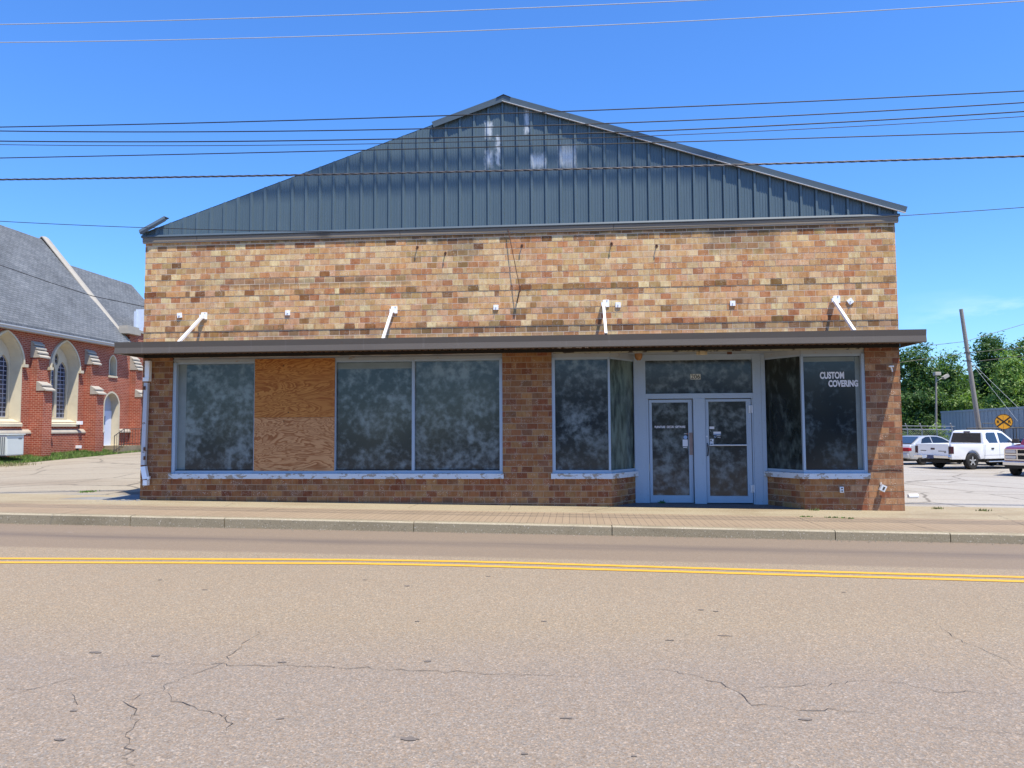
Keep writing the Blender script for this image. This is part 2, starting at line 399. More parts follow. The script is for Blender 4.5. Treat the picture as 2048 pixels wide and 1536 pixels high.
def leafm(name):
    t = NT(name); o = t.obj()
    c = t.mix(1.0, t.attr(), t.ramp(t.noise(o, .8, 3), [(.3, .75), (.7, 1.2)]), 'MULTIPLY')
    t.out(c, .5, 0, .35)
    tr = t.add('ShaderNodeBsdfTranslucent', {'Color': t.mix(1.0, c, (1.25, 1.35, .5), 'MULTIPLY')})
    mx = t.add('ShaderNodeMixShader', {0: .4}); t.t.links.new(t.b.outputs[0], mx.inputs[1]); t.t.links.new(tr.outputs[0], mx.inputs[2])
    t.t.links.new(mx.outputs[0], t.n['Material Output'].inputs[0])
    return t.mat
M['leaf'] = leafm('tree_leaves')
M['bark'] = plain('tree_bark', (.09, .065, .045), .95, var=.4, scale=9, bump=.6)
def woodpole():
    t = NT('grey_pole_wood'); o = t.obj()
    c = t.mix(t.noise(t.map(o, (14, 14, .7)), 2, 4, .6), (.20, .175, .15), (.34, .305, .27))
    return t.out(c, .9, 0, .15)
M['pole'] = woodpole()
def cbrick():
    t = NT('church_brick'); u = t.uv()
    b = t.add('ShaderNodeTexBrick', {'Vector': u, 'Color1': (*lin('#A2543F'), 1), 'Color2': (*lin('#8A4030'), 1), 'Mortar': (*lin('#C9A58F'), 1), 'Scale': 1.0, 'Mortar Size': .0085, 'Mortar Smooth': .2, 'Bias': -.1, 'Brick Width': .235, 'Row Height': .088})
    c = t.mix(1.0, b.outputs['Color'], t.ramp(t.noise(u, .8, 5, .6), [(.3, .78), (.7, 1.15)]), 'MULTIPLY')
    c = t.mix(t.ramp(t.noise(t.map(u, (1.2, .5, 1)), .7, 4), [(.58, 0), (.75, .4)]), c, (.16, .08, .06))
    t.bump(t.math('SUBTRACT', 1.0, b.outputs['Fac']), .7, .01)
    return t.out(c, .9, 0, .2)
M['cbrick'] = cbrick()
M['stone'] = plain('church_limestone', (.56, .50, .37), .85, var=.16, scale=3)
M['stone_grey'] = plain('weathered_limestone', (.38, .345, .29), .85, var=.2, scale=4)
def shingle(name, a, b):
    t = NT(name); u = t.uv(); o = t.obj()
    X, Y, Z = t.sep(o)
    v = t.add('ShaderNodeCombineXYZ', {0: Y, 1: t.math('MULTIPLY', Z, 1.32), 2: 0.0}).outputs[0]
    k = t.add('ShaderNodeTexBrick', {'Vector': v, 'Color1': (*a, 1), 'Color2': (*b, 1), 'Mortar': (a[0]*.45, a[1]*.45, a[2]*.45, 1), 'Scale': 1.0, 'Mortar Size': .013, 'Mortar Smooth': .4, 'Bias': 0, 'Brick Width': .32, 'Row Height': .165})
    c = t.mix(1.0, k.outputs['Color'], t.ramp(t.noise(v, .6, 5, .6), [(.3, .8), (.7, 1.18)]), 'MULTIPLY')
    c = t.mix(1.0, c, t.ramp(t.noise(v, 9, 3), [(.3, .85), (.7, 1.15)]), 'MULTIPLY')
    t.bump(t.math('SUBTRACT', 1.0, k.outputs['Fac']), .4, .01)
    return t.out(c, .9, 0, .2)
M['shingle'] = shingle('grey_shingles', (.125, .135, .148), (.168, .178, .19))
M['gutter'] = plain('church_gutter', (.50, .52, .55), .45, var=.05)
def stained():
    t = NT('leaded_glass'); u = t.uv()
    k = t.add('ShaderNodeTexBrick', {'Vector': u, 'Color1': (.012, .018, .04, 1), 'Color2': (.03, .035, .07, 1), 'Mortar': (.30, .32, .42, 1), 'Scale': 1.0, 'Mortar Size': .018, 'Mortar Smooth': .1, 'Bias': -.3, 'Brick Width': .27, 'Row Height': .21})
    k.offset = .0
    c = t.mix(t.ramp(t.noise(u, 3, 2), [(.55, 0), (.7, .6)]), k.outputs['Color'], (.08, .13, .22))
    return t.out(c, .2, 0, .5)
M['stained'] = stained()
M['church_door'] = plain('pale_blue_door', (.58, .64, .78), .5, var=.05)
M['blue_glass'] = plain('blue_door_glass', (.03, .12, .30), .15)
M['iron'] = plain('painted_iron', (.05, .045, .042), .6)
M['ac'] = plain('ac_cabinet', (.58, .63, .61), .5, var=.05)
M['ac_grille'] = plain('ac_grille', (.13, .15, .17), .6)
M['cable'] = plain('black_cable', (.018, .018, .02), .5)
M['alu_wire'] = plain('aluminium_wire', (.42, .44, .47), .7, 0)
M['steel_wire'] = plain('twisted_cable', (.10, .095, .10), .45, .4)
def car(name, c, rough=.28, metal=0.0):
    t = NT(name); o = t.obj(); c = lin(c)
    b = t.mix(t.noise(o, 2, 3), tuple(x*.93 for x in c), tuple(min(1, x*1.04) for x in c))
    t.out(b, rough, metal, .5); t.b.inputs['Coat Weight'].default_value = .8; t.b.inputs['Coat Roughness'].default_value = .06
    return t.mat
M['car_white'] = car('white_car_paint', (.80, .81, .82)); M['car_silver'] = car('silver_car_paint', (.46, .47, .48), .35, .25); M['car_maroon'] = car('maroon_car_paint', (.14, .012, .025))
M['car_glass'] = plain('tinted_glass', (.012, .016, .022), .06, spec=.6, var=.2)
M['car_glass_blue'] = plain('sky_tinted_glass', (.03, .05, .085), .06, spec=.7, var=.2)
M['chrome'] = plain('chrome', (.72, .73, .75), .18, .95, var=.05)
M['rim'] = plain('alloy_rim', (.58, .55, .54), .3, .75, var=.1)
M['tyre'] = plain('tyre_rubber', (.022, .021, .021), .85, var=.2, scale=20)
M['tail_dark'] = plain('smoked_tail_lamp', (.05, .018, .025), .2); M['tail_red'] = plain('red_tail_lamp', (.33, .012, .02), .2)
M['lamp'] = plain('headlamp_glass', (.55, .53, .50), .12)
M['plate'] = plain('licence_plate', (.045, .06, .13), .4); M['sticker'] = plain('pale_sticker', (.72, .80, .86), .5)
M['trailer'] = plain('grey_trailer_panel', (.25, .285, .325), .5, var=.12, scale=.8)
M['sign_yellow'] = plain('sign_yellow', (.72, .31, .012), .5, var=.05); M['sign_black'] = plain('sign_black', (.02, .015, .012), .5)
M['link'] = plain('chain_link_wire', (.40, .42, .43), .5, .4)
M['letter'] = plain('white_vinyl_letter', (.70, .69, .72), .6, var=.1); M['letter_dark'] = plain('dark_letter', (.012, .012, .012), .6)
M['paper'] = plain('white_paper', (.42, .46, .52), .7, var=.1); M['paper_tan'] = plain('number_backing', (.55, .53, .44), .7, var=.15)
M['cream'] = plain('cream_lamp_housing', (.50, .42, .26), .6); M['amber'] = plain('amber_lamp_housing', (.32, .16, .06), .6, var=.4, scale=14)
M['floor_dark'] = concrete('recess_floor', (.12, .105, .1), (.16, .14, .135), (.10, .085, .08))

# ------------------------------------------------------------------ light and sky
SUN = Vector((.27, -.325, 1.0)).normalized()
sl = bpy.data.lights.new('sun', 'SUN'); sl.energy = 4.9; sl.angle = radians(.53); sl.color = (1, .925, .77)
so = bpy.data.objects.new('sun', sl); COL.objects.link(so); so.rotation_euler = (-SUN).to_track_quat('-Z', 'Y').to_euler(); so.location = (5, -10, 40)
W = bpy.data.worlds.new('World'); SC.world = W; W.use_nodes = True
wn = W.node_tree.nodes; wl = W.node_tree.links
sky = wn.new('ShaderNodeTexSky'); sky.sky_type = 'NISHITA'; sky.sun_disc = False
sky.sun_elevation = math.asin(SUN.z); sky.sun_rotation = math.atan2(SUN.x, SUN.y)
sky.air_density = 1.25; sky.dust_density = .25; sky.ozone_density = 3.2; sky.altitude = 100
bg = wn['Background']; bg.inputs[1].default_value = .12
hs = wn.new('ShaderNodeHueSaturation'); hs.inputs['Saturation'].default_value = 1.04; hs.inputs['Value'].default_value = 1.0
tint = wn.new('ShaderNodeMix'); tint.data_type = 'RGBA'; tint.blend_type = 'MULTIPLY'; tint.inputs[0].default_value = 1; tint.inputs[7].default_value = (.60, .90, 1.38, 1)
wl.new(sky.outputs[0], tint.inputs[6]); wl.new(tint.outputs[2], hs.inputs['Color'])
tc = wn.new('ShaderNodeTexCoord'); mp = wn.new('ShaderNodeMapping'); mp.inputs['Scale'].default_value = (3.2, 3.2, 13); wl.new(tc.outputs['Generated'], mp.inputs['Vector'])
nz = wn.new('ShaderNodeTexNoise'); nz.inputs['Scale'].default_value = 1.6; nz.inputs['Detail'].default_value = 7; nz.inputs['Roughness'].default_value = .58; wl.new(mp.outputs[0], nz.inputs['Vector'])
cr = wn.new('ShaderNodeValToRGB'); cr.color_ramp.elements[0].position = .50; cr.color_ramp.elements[1].position = .78; wl.new(nz.outputs['Fac'], cr.inputs[0])
sp = wn.new('ShaderNodeSeparateXYZ'); wl.new(tc.outputs['Generated'], sp.inputs[0])
def wmath(op, a, b, c=None):
    n = wn.new('ShaderNodeMath'); n.operation = op
    for i, x in enumerate((a, b) if c is None else (a, b, c)):
        if isinstance(x, (int, float)): n.inputs[i].default_value = x
        else: wl.new(x, n.inputs[i])
    return n.outputs[0]
# a bank of thin cloud low in the east
r0 = ray(1985, 650).normalized()
dz = wmath('ABSOLUTE', wmath('SUBTRACT', sp.outputs[2], r0.z), 0.0)
mz = wn.new('ShaderNodeMapRange'); wl.new(dz, mz.inputs[0]); mz.inputs[1].default_value = .01; mz.inputs[2].default_value = .045; mz.inputs[3].default_value = 1; mz.inputs[4].default_value = 0
mxr = wn.new('ShaderNodeMapRange'); wl.new(sp.outputs[0], mxr.inputs[0]); mxr.inputs[1].default_value = .38; mxr.inputs[2].default_value = .50
cm = wmath('MULTIPLY', wmath('MULTIPLY', cr.outputs[0], mz.outputs[0]), wmath('MULTIPLY', mxr.outputs[0], .8))
cmx = wn.new('ShaderNodeMix'); cmx.data_type = 'RGBA'; wl.new(cm, cmx.inputs[0]); wl.new(hs.outputs[0], cmx.inputs[6]); cmx.inputs[7].default_value = (8.5, 9.2, 9.8, 1)
wl.new(cmx.outputs[2], bg.inputs[0])
SC.view_settings.view_transform = 'Standard'; SC.view_settings.look = 'None'; SC.view_settings.gamma = 1; SC.view_settings.exposure = .55
SC.cycles.use_denoising = True
SC.cycles.max_bounces = 8

# ------------------------------------------------------------------ ground, road, walks
def sheet(name, xs, ys, fn, mat, dz=0.0, flip=False):
    b = MB(); I = [[b.vert((x, y, fn(x, y)+dz)) for x in xs] for y in ys]
    for j in range(len(ys)-1):
        for i in range(len(xs)-1): b.face((I[j][i], I[j][i+1], I[j+1][i+1], I[j+1][i]))
    return struct(b.build(name, mat, recalc=False, smooth=True))
def rng(a, b, n): return [a+(b-a)*i/n for i in range(n+1)]
def z_ground(x, y):
    z = -.1-.0134*cl(x, -60, 60)-.25
    return z-.35
sheet('ground', [-900,-300,-120]+rng(-60, 60, 12)+[120,300,900], [-400,-120,-60]+rng(-24, 60, 8)+[120,300,1200], z_ground, M['soil'])
sheet('road', rng(-70, 70, 70), [-24,-21,-18,-15,-13,-11,-9.5,-8.5,-7.5,-6.9,-6.2,-5.4,-4.6,-3.8,-3.12], z_road, M['road'])
sheet('sidewalk', rng(-60, 40, 50), [-1.2,-.6,0,.95], z_walk, M['walk'])
sheet('paver_strip', rng(-60, 40, 50), [-2.95,-2.4,-1.8,-1.2], z_walk, M['paver'], .0)
# kerb in cast lengths with open joints
b = MB(); joints = [-60,-52,-44,-36,-28,-20,-14]
for px, py in ((262,1042),(450,1046),(828,1053),(1224,1062),(1670,1072),(1900,1080)): joints.append(atY(px, py, -3.1).x)
joints += [9.5,13,17,22,28,34,40]
for a, c in zip(joints, joints[1:]):
    a += .007; c -= .007
    n = max(2, int((c-a)/.5)); rings = []
    for k in range(n+1):
        x = a+(c-a)*k/n; zt = z_walk(x, -3.1)+.004+random.uniform(-.003, .003); zb = z_road(x, -3.1)-.1
        rings.append([(x,-3.13,zb),(x,-3.118,zt-.02),(x,-3.108,zt-.007),(x,-3.085,zt),(x,-2.951,zt),(x,-2.951,zb)])
    I = [[b.vert(p) for p in r] for r in rings]
    for r, q in zip(I, I[1:]):
        for j in range(5): b.face((r[j], r[j+1], q[j+1], q[j]), 1 if j in (1, 2) else 0)
    b.face(I[0]); b.face(I[-1][::-1])
struct(b.build('kerb', [M['kerb'], M['kerb_edge']]))
# lots
sheet('parking_lot', rng(-62, -9.3, 40), [-.65,-.3,.1,.6,1.2,1.8,3,6,10,15,20,26,34,42], z_left, M['lot_left'])
tag(bpy.data.objects['parking_lot'], kind='structure')
sheet('parking_lot', rng(6.3, 44, 26), [.9,1.6,2.4,4,8,14,20,27,34], lambda x, y: z_right(x, y) if y > 1 else z_walk(x, .95), M['lot_right'])
# grey asphalt apron left of the shop, broken edge against the walk
b = MB(); pts = []
for px, py in ((-160,1008),(0,1008),(60,1009),(130,1010),(185,1008),(225,1006),(258,1003),(279,1000),(279,990),(230,991),(160,988),(90,991),(0,993),(-160,994)):
    p = atS(px, py, z_left); pts.append((p.x, p.y, z_left(p.x, p.y)+.012))
b.poly(pts); struct(b.build('asphalt_apron', M['asphalt_patch']))
# yellow centre lines
lineT = [(-500,1110),(0,1117.6),(350,1118.5),(700,1120),(900,1123),(1050,1126.5),(1400,1137),(1700,1145.5),(2048,1155),(2500,1169)]
lineB = [(-500,1120),(0,1125.4),(350,1126),(700,1127.4),(900,1131),(1050,1135),(1400,1145),(1700,1153.5),(2048,1163.5),(2500,1178)]
for L in (lineT, lineB):
    P = [atS(u, v, z_road) for u, v in L]; b = MB(); Q = []
    d0 = P[0]-P[1]; d1 = P[-1]-P[-2]; P = [P[0]+Vector((-50, d0.y/d0.x*-12, 0))]+P+[P[-1]+Vector((50, d1.y/d1.x*25, 0))]
    for a, c in zip(P, P[1:]):
        n = 10 if (c-a).length < 20 else 60
        for k in range(n): Q.append(a.lerp(c, k/n))
    Q.append(P[-1])
    w = .056; up = []; dn = []
    for q in Q:
        j = random.uniform(-.003, .003)
        up.append(b.vert((q.x, q.y+w+j, z_road(q.x, q.y+w)+.005))); dn.append(b.vert((q.x, q.y-w+j, z_road(q.x, q.y-w)+.005)))
    for k in range(len(Q)-1): b.face((dn[k], dn[k+1], up[k+1], up[k]))
    struct(b.build('centre_line', M['yellow'], recalc=False))
# cracks in the road
def crack(pts, w, fn, name='road_crack', mat='crack', n=9, j=.018, dz=.004):
    P = [atS(u, v, fn) for u, v in pts]; Q = []
    for a, c in zip(P, P[1:]):
        m = max(3, int((c-a).length/.06))
        for k in range(m): Q.append(a.lerp(c, k/m)+Vector((random.gauss(0, j), random.gauss(0, j*.8), 0)))
    Q.append(P[-1]); b = MB(); A = []; B = []
    for k, q in enumerate(Q):
        t = (Q[min(k+1, len(Q)-1)]-Q[max(k-1, 0)]); nn = Vector((-t.y, t.x, 0)).normalized()
        ww = w*.85*random.uniform(.2, 1.3)*min(1, 4*k/len(Q)+.2, 4*(len(Q)-k)/len(Q)+.2)
        A.append(b.vert((*(q+nn*ww).xy, fn(*(q+nn*ww).xy)+dz))); B.append(b.vert((*(q-nn*ww).xy, fn(*(q-nn*ww).xy)+dz)))
    for k in range(len(Q)-1): b.face((B[k], B[k+1], A[k+1], A[k]))
    return struct(b.build(name, M[mat]))
for pts, w in (
    ([(190,1342),(260,1330),(310,1325),(430,1328),(530,1331),(700,1336),(850,1343),(950,1347),(1080,1351),(1180,1352)], .0036),
    ([(540,1255),(500,1278),(480,1295),(450,1320),(420,1340),(365,1357),(332,1370),(325,1383)], .0025),
    ([(325,1383),(350,1402),(385,1416),(430,1427),(452,1432),(458,1450),(450,1475)], .0032),
    ([(325,1384),(290,1387),(255,1404),(262,1430),(272,1436),(264,1455),(252,1475),(260,1495),(245,1515),(270,1532)], .0036),
    ([(0,1378),(40,1380),(95,1372),(160,1354)], .0028), ([(140,1388),(152,1402),(155,1410)], .003),
    ([(1295,1338),(1330,1340),(1365,1344),(1400,1354),(1440,1366),(1480,1390),(1508,1410),(1560,1415),(1590,1421),(1640,1420),(1700,1424),(1750,1428)], .0036),
    ([(1480,1378),(1560,1372),(1660,1370),(1720,1362),(1800,1368),(1880,1383),(2048,1388)], .0028),
    ([(1860,1245),(1900,1268),(1930,1285),(1990,1310),(2048,1340)], .0024),
    ([(1880,1455),(1960,1462),(2048,1470)], .0022)):
    crack(pts, w, z_road)
def blob(u, v, rx, ry, fn=z_road, mat='stain', name='road_stain', dz=.0035):
    p = atS(u, v, fn); b = MB(); n = 14; ids = []
    for k in range(n):
        a = 2*pi*k/n; r = random.uniform(.45, .95)
        x, y = p.x+cos(a)*rx*r, p.y+sin(a)*ry*r; ids.append((x, y, fn(x, y)+dz))
    b.poly(ids); return struct(b.build(name, M[mat]))
for u, v, rx, ry in ((815,1172,.05,.03),(977,1153,.04,.02),(320,1160,.03,.02),(1088,1243,.035,.022),(1402,1220,.045,.02),(1432,1223,.04,.018),(190,1305,.06,.035),(312,1312,.045,.03),(855,1323,.035,.03),(835,1243,.035,.015),(560,1438,.03,.018),(820,1478,.07,.03),(1448,1272,.10,.013),(1340,1281,.05,.012),(565,1325,.05,.02),(1687,1185,.03,.015),(1132,1437,.06,.012),(148,1422,.03,.02),(1048,1508,.03,.015),(1268,1513,.02,.015),(1612,1440,.05,.02),(120,1480,.06,.02),(410,1180,.04,.015),(730,1160,.04,.015)):
    blob(u, v, rx, ry)
# walk joints and weeds, stains
for a, c in (((1025,1007),(1016,1020)),((1230,1013),(1172,1024)),((845,1005),(815,1016)),((470,1006),(445,1014)),((560,1014),(520,1022)),((190,1019),(80,1033)),((1590,1034),(1660,1058)),((1790,1041),(1890,1066)),((1985,1027),(2060,1055))):
    crack([a, c], .005, z_walk, 'walk_joint', 'crack', j=.004)
crack([(0,983),(120,981),(260,983)], .012, z_left, 'lot_crack'); crack([(0,945),(140,925),(280,914)], .01, z_left, 'lot_crack')

# ------------------------------------------------------------------ the shop
SH = thing('brick_shop_building', 'closed brick shop with blue grey metal gable, whitewashed windows and flat brown awning', 'building', (0, 0, .1))
SO = (0, 0, .1)
def P(b, name, mats, **k): return b.build(name, mats, k.pop('parent', SH), SO, **k)
XL, XR = -9.35, 6.455; ZT = 5.76; ZA = 3.30
SILL0, SILL1 = .625, .742
C_H, C_L = .1265, .2215
def palette(z, x):
    r = random.random()
    up = z > 3.2
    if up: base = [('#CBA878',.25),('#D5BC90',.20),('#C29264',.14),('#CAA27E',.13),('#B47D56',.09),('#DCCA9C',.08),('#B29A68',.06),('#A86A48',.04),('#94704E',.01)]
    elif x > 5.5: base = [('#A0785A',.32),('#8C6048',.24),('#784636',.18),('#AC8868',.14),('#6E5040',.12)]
    else: base = [('#967048',.28),('#8A5C3A',.26),('#7C4830',.16),('#9E7A50',.12),('#74523C',.12),('#6C3824',.06)]  # redder lower brick, also darkened to deepen the awning shade
    for h, w in base:
        r -= w
        if r <= 0: break
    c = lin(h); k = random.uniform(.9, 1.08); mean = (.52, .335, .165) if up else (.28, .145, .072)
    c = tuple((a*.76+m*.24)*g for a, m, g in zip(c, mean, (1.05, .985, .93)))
    if up:
        i = round(z/C_H); q = {29: .55, 30: .25, 36: .4, 35: .2, 44: .6}.get(i, .03)+.55*max(0, 1-abs(x+.95)/.55)*max(0, 1-abs(z-4.0)/.9)+.3*max(0, 1-abs(x+2.6)/.9)*max(0, 1-abs(z-5.4)/.5)  # rows at proud courses and eave darkened as shade; rod and fascia patches stained
        if random.random() < q: k *= random.uniform(.42, .72); c = (c[0], c[1]*.86, c[2]*.74)
    return tuple(x*k*random.uniform(.97, 1.03) for x in c)
rowoff = {}
def row_off(i, x):
    if i not in rowoff:
        random.seed(i*31+5); rowoff[i] = (random.uniform(.0006, .002)+{30: .011, 36: .008, 39: .004, 33: .003}.get(i, 0), random.uniform(0, 6), random.uniform(.2, .5)); random.seed(i*77+1)
    a, p, w = rowoff[i]
    return a+.0012*sin(x*w+p)
def bricks(b, a, c, z0, z1, o, d, base=0.0):
    """running bond between distances a..c along direction d from o; outward = d x up"""
    out = Vector((d.y, -d.x, 0)); i0 = int((z0-.0)//C_H)-1
    def put(s0, s1, q0, q1, pr):
        P0 = o+d*s0; P1 = o+d*s1; b.col = palette(q0, (P0+P1).x/2)
        ids = []
        for p, z in ((P0,q0),(P1,q0),(P1,q1),(P0,q1)):
            w = p+out*max(pr, .0002); ids.append(b.vert((w.x, w.y, z)))
        for p, z in ((P0,q0),(P1,q0),(P1,q1),(P0,q1)):
            w = p-out*.03; ids.append(b.vert((w.x, w.y, z)))
        for q in ((0,1,2,3),(1,0,4,5),(2,1,5,6),(3,2,6,7),(0,3,7,4)): b.face([ids[t] for t in q])
    i = i0
    while i*C_H < z1:
        q0, q1 = max(z0, i*C_H+.0082), min(z1, (i+1)*C_H-.0082)
        if q1-q0 > .015:
            s = a-((.5*C_L if i % 2 else 0)+.02*((i*7) % 3))-C_L+(-a % .001)
            s = math.floor((a)/C_L)*C_L+(.5*C_L if i % 2 else 0)-C_L
            while s < c:
                L = C_L+random.uniform(-.012, .012)
                s0, s1 = max(a, s+.005), min(c, s+C_L-.005)
                if s1-s0 > .018:
                    if random.random() < .1 and s1-s0 > .15:
                        m = s0+(s1-s0)*random.uniform(.35, .65)
                        put(s0, m-.002, q0, q1, base+row_off(i, s0)+random.uniform(-.0012, .0016)); put(m+.002, s1, q0, q1, base+row_off(i, s0)+random.uniform(-.0012, .0016))
                    else: put(s0, s1, q0+random.uniform(-.001,.001), q1+random.uniform(-.001,.001), base+row_off(i, s0)+random.uniform(-.0012, .0018))
                s += C_L
        i += 1
WXL, WXR = atY(344,830).x, atY(1005,830).x      # big window
EXL, EXR = atY(1104,830).x, atY(1733,830).x     # entrance group
BXL, BXR = atY(1221,830).x, atY(1605,830).x     # bay corners at the front
DY = .85
DXL, DXR = atY(1271,860,DY).x, atY(1529,860,DY).x
ex = Vector((1, 0, 0))
b = MB(); ZB = -.25
def wallrect(x0, x1, z0, z1):
    b.col = (1,1,1) if z0 > 3 else (.52,.45,.40); b.box(x0, x1, .0024, .24, z0, z1, 1)  # lower mortar tinted darker to deepen the awning shade
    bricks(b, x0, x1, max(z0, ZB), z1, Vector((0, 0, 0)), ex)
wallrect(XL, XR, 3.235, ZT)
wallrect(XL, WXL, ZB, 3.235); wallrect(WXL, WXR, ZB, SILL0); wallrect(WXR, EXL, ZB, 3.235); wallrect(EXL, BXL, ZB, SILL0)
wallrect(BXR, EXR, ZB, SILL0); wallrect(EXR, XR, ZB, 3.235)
for o0, o1 in ((Vector((BXL, 0, 0)), Vector((DXL, DY, 0))), (Vector((DXR, DY, 0)), Vector((BXR, 0, 0)))):
    d = (o1-o0); Ln = d.length; d.normalize(); outv = Vector((d.y, -d.x, 0))
    q = [o0-outv*.0035, o1-outv*.0035, o1-outv*.2, o0-outv*.2]
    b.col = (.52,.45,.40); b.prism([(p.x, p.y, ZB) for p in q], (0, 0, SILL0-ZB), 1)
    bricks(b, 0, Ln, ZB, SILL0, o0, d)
# side and rear walls
for x, d, o in ((XL, Vector((0,-1,0)), Vector((XL, 24, 0))), (XR, Vector((0,1,0)), Vector((XR, .0, 0)))):
    b.col = (1,1,1); s = 1 if x < 0 else -1
    b.box(x+.0035*s, x+.24*s, .24, 24, ZB, ZT, 1)
    bricks(b, .02, 23.98 if x < 0 else 3.0, ZB, ZT, o, d) if x > 0 else bricks(b, 21.0, 24, ZB, ZT, o, d)
b.box(XL+.24, XR-.24, 23.76, 24, ZB, ZT, 1)
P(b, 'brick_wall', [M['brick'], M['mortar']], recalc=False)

# fascia, drip trim
b = MB(); xs = [XL-.05]+[atY(p, 470).x for p in (396, 801, 1227, 1669)]+[XR+.06]
for a, c in zip(xs, xs[1:]):
    b.box(a+.004, c-.004, -.05, .02, ZT+.02, 5.87, 0); b.box(a+.004, c-.004, -.04, .02, ZT-.004, ZT+.018, 1)
P(b, 'fascia_board', [M['fascia'], M['fascia_lip']])
b = MB(); b.prism([(XL-.07, -.062, 5.875),(XL-.07, -.075, 5.892),(XL-.07, -.062, 5.93),(XL-.07, 0, 5.935),(XL-.07, 0, 5.875)], (XR-XL+.15, 0, 0)); P(b, 'drip_trim', M['trim'])
# metal gable
AP = atY(1008, 197); EL = atY(288, 466); ER = atY(1803, 417)
def rake(x):
    if x < AP.x: return EL.z+(AP.z-EL.z)*(x-EL.x)/(AP.x-EL.x)
    return AP.z+(ER.z-AP.z)*(x-AP.x)/(ER.x-AP.x)
prof = []; x = XL-.06; pitch = .3045
while x < XR+.05:
    prof += [(x-.011, 0), (x-.009, -.014), (x-.001, -.014), (x, 0), (x+.007, .042), (x+.046, .042), (x+.072, 0), (x+.128, 0), (x+.132, .006), (x+.146, .006), (x+.150, 0), (x+.182, 0), (x+.186, .006), (x+.200, .006), (x+.204, 0), (x+.238, 0), (x+.242, .006), (x+.256, .006), (x+.26, 0)]
    x += pitch
prof = [(a, h) for a, h in prof if a < XR+.05]+[(XR+.055, 0)]
prof.append((AP.x, 0)); prof.sort()
b = MB(); lo = []; hi = []
for a, h in prof: lo.append(b.vert((a, -.015-h, 5.915))); hi.append(b.vert((a, -.015-h, max(5.93, rake(a)-.01))))
for k in range(len(prof)-1): b.face((lo[k], lo[k+1], hi[k+1], hi[k]))
P(b, 'gable_siding', M['siding'], recalc=False)
# rake trims: right side whole, left side only near the ridge, one loose length at the eave
def rtrim(x0, x1, name, w=.135, proj=.115, lift=.02, end=True):
    b = MB(); n = Vector((x1-x0, 0, rake(x1)-rake(x0))).normalized(); up = Vector((-n.z, 0, n.x))
    if up.z < 0: up = -up
    def pt(x, y, h): v = Vector((x, y, rake(x)))+up*h; return v
    for mi, ring in ((0, [(-proj, -w*.75), (-proj-.004, -w*.3), (-proj-.009, lift), (.2, lift), (.2, lift-.01), (-proj+.012, lift-.012), (-proj+.012, -w*.75)]), (1, [(-proj-.012, -w*.75-.009), (-proj-.012, -w*.75), (-proj+.03, -w*.75), (-proj+.03, -w*.75-.009)])):
        if mi == 1 and not end: continue
        b.loft([[pt(x0, y, h) for y, h in ring], [pt(x1, y, h) for y, h in ring]], mi)
    return P(b, name, [M['trim'], M['trim_edge']])
seg = [AP.x, atY(1140, 229).x, atY(1432, 317).x, ER.x+.06]
rtrim(seg[0], seg[1], 'rake_trim'); rtrim(seg[1]+.004, seg[2], 'rake_trim'); rtrim(seg[2]+.004, seg[3], 'rake_trim')
rtrim(atY(866, 246).x, AP.x, 'rake_trim', end=False)
b = MB(); b.prism([(AP.x-.15, -.14, rake(AP.x-.2)+.022), (AP.x, -.14, AP.z+.022), (AP.x+.15, -.14, rake(AP.x+.2)+.022), (AP.x+.15, -.14, rake(AP.x+.2)+.034), (AP.x, -.14, AP.z+.034), (AP.x-.15, -.14, rake(AP.x-.2)+.034)], (0, 24.3, 0)); P(b, 'ridge_cap', M['dark'])
# loose bent trim at the left eave
b = MB(); a0 = atY(281, 466, -.12); a1 = atY(330, 440, -.12)
dv = (a1-a0); pv = Vector((-dv.z, 0, dv.x)).normalized()
ring = lambda c, tw: [c+pv*h+Vector((0, y, 0))+Vector((0, tw, tw)) for y, h in ((-.03,-.05),(-.05,.0),(-.02,.07),(.2,.09),(.2,.08),(-.01,.06),(-.035,.0),(-.02,-.05))]
b.loft([ring(a0, 0), ring(a0.lerp(a1, .5), .005), ring(a1, .03)])
tag(P(b, 'loose_trim', M['trim']), 'bent loose trim piece lifting at the left eave')
# metal roof
b = MB()
for xa, xb in ((XL-.1, AP.x), (AP.x, XR+.1)):
    b.poly([(xa, -.02, rake(xa)), (xb, -.02, rake(xb)), (xb, 24.2, rake(xb)), (xa, 24.2, rake(xa))])
b.poly([(XL-.1, 24.1, 5.8), (XR+.1, 24.1, 5.8), (XR+.1, 24.1, rake(XR)), (AP.x, 24.1, AP.z), (XL-.1, 24.1, rake(XL))])
P(b, 'metal_roof', M['trim'], recalc=False)
# awning
AY = -1.06; AXL = atY(229, 690, AY).x; AXR = atY(1853, 674, AY).x
b = MB(); ZF0, ZF1 = 3.222, 3.462
pr = [(AY+.05, ZF1), (AY-.012, ZF1), (AY+.005, ZF1-.115), (AY-.010, ZF0+.012), (AY, ZF0), (AY+.035, ZF0), (AY+.035, ZF1-.03), (AY+.05, ZF1-.03)]
b.loft([[(AXL, y, z) for y, z in pr], [(AXR, y, z) for y, z in pr]])
for xa, xb in ((AXL+.002, AXL+.03), (AXR-.03, AXR-.002)): b.box(xa, xb, AY+.052, -.002, ZF0+.01, ZF1-.035)
tag(P(b, 'awning_fascia', M['awning']), 'brown folded metal front of the awning')
b = MB(); x = AXL+.04; top = []; k = 0; prx = []
while x < AXR-.04:
    prx += [(x, 3.275), (x+.055, 3.275), (x+.07, 3.315), (x+.125, 3.315)]; x += .14
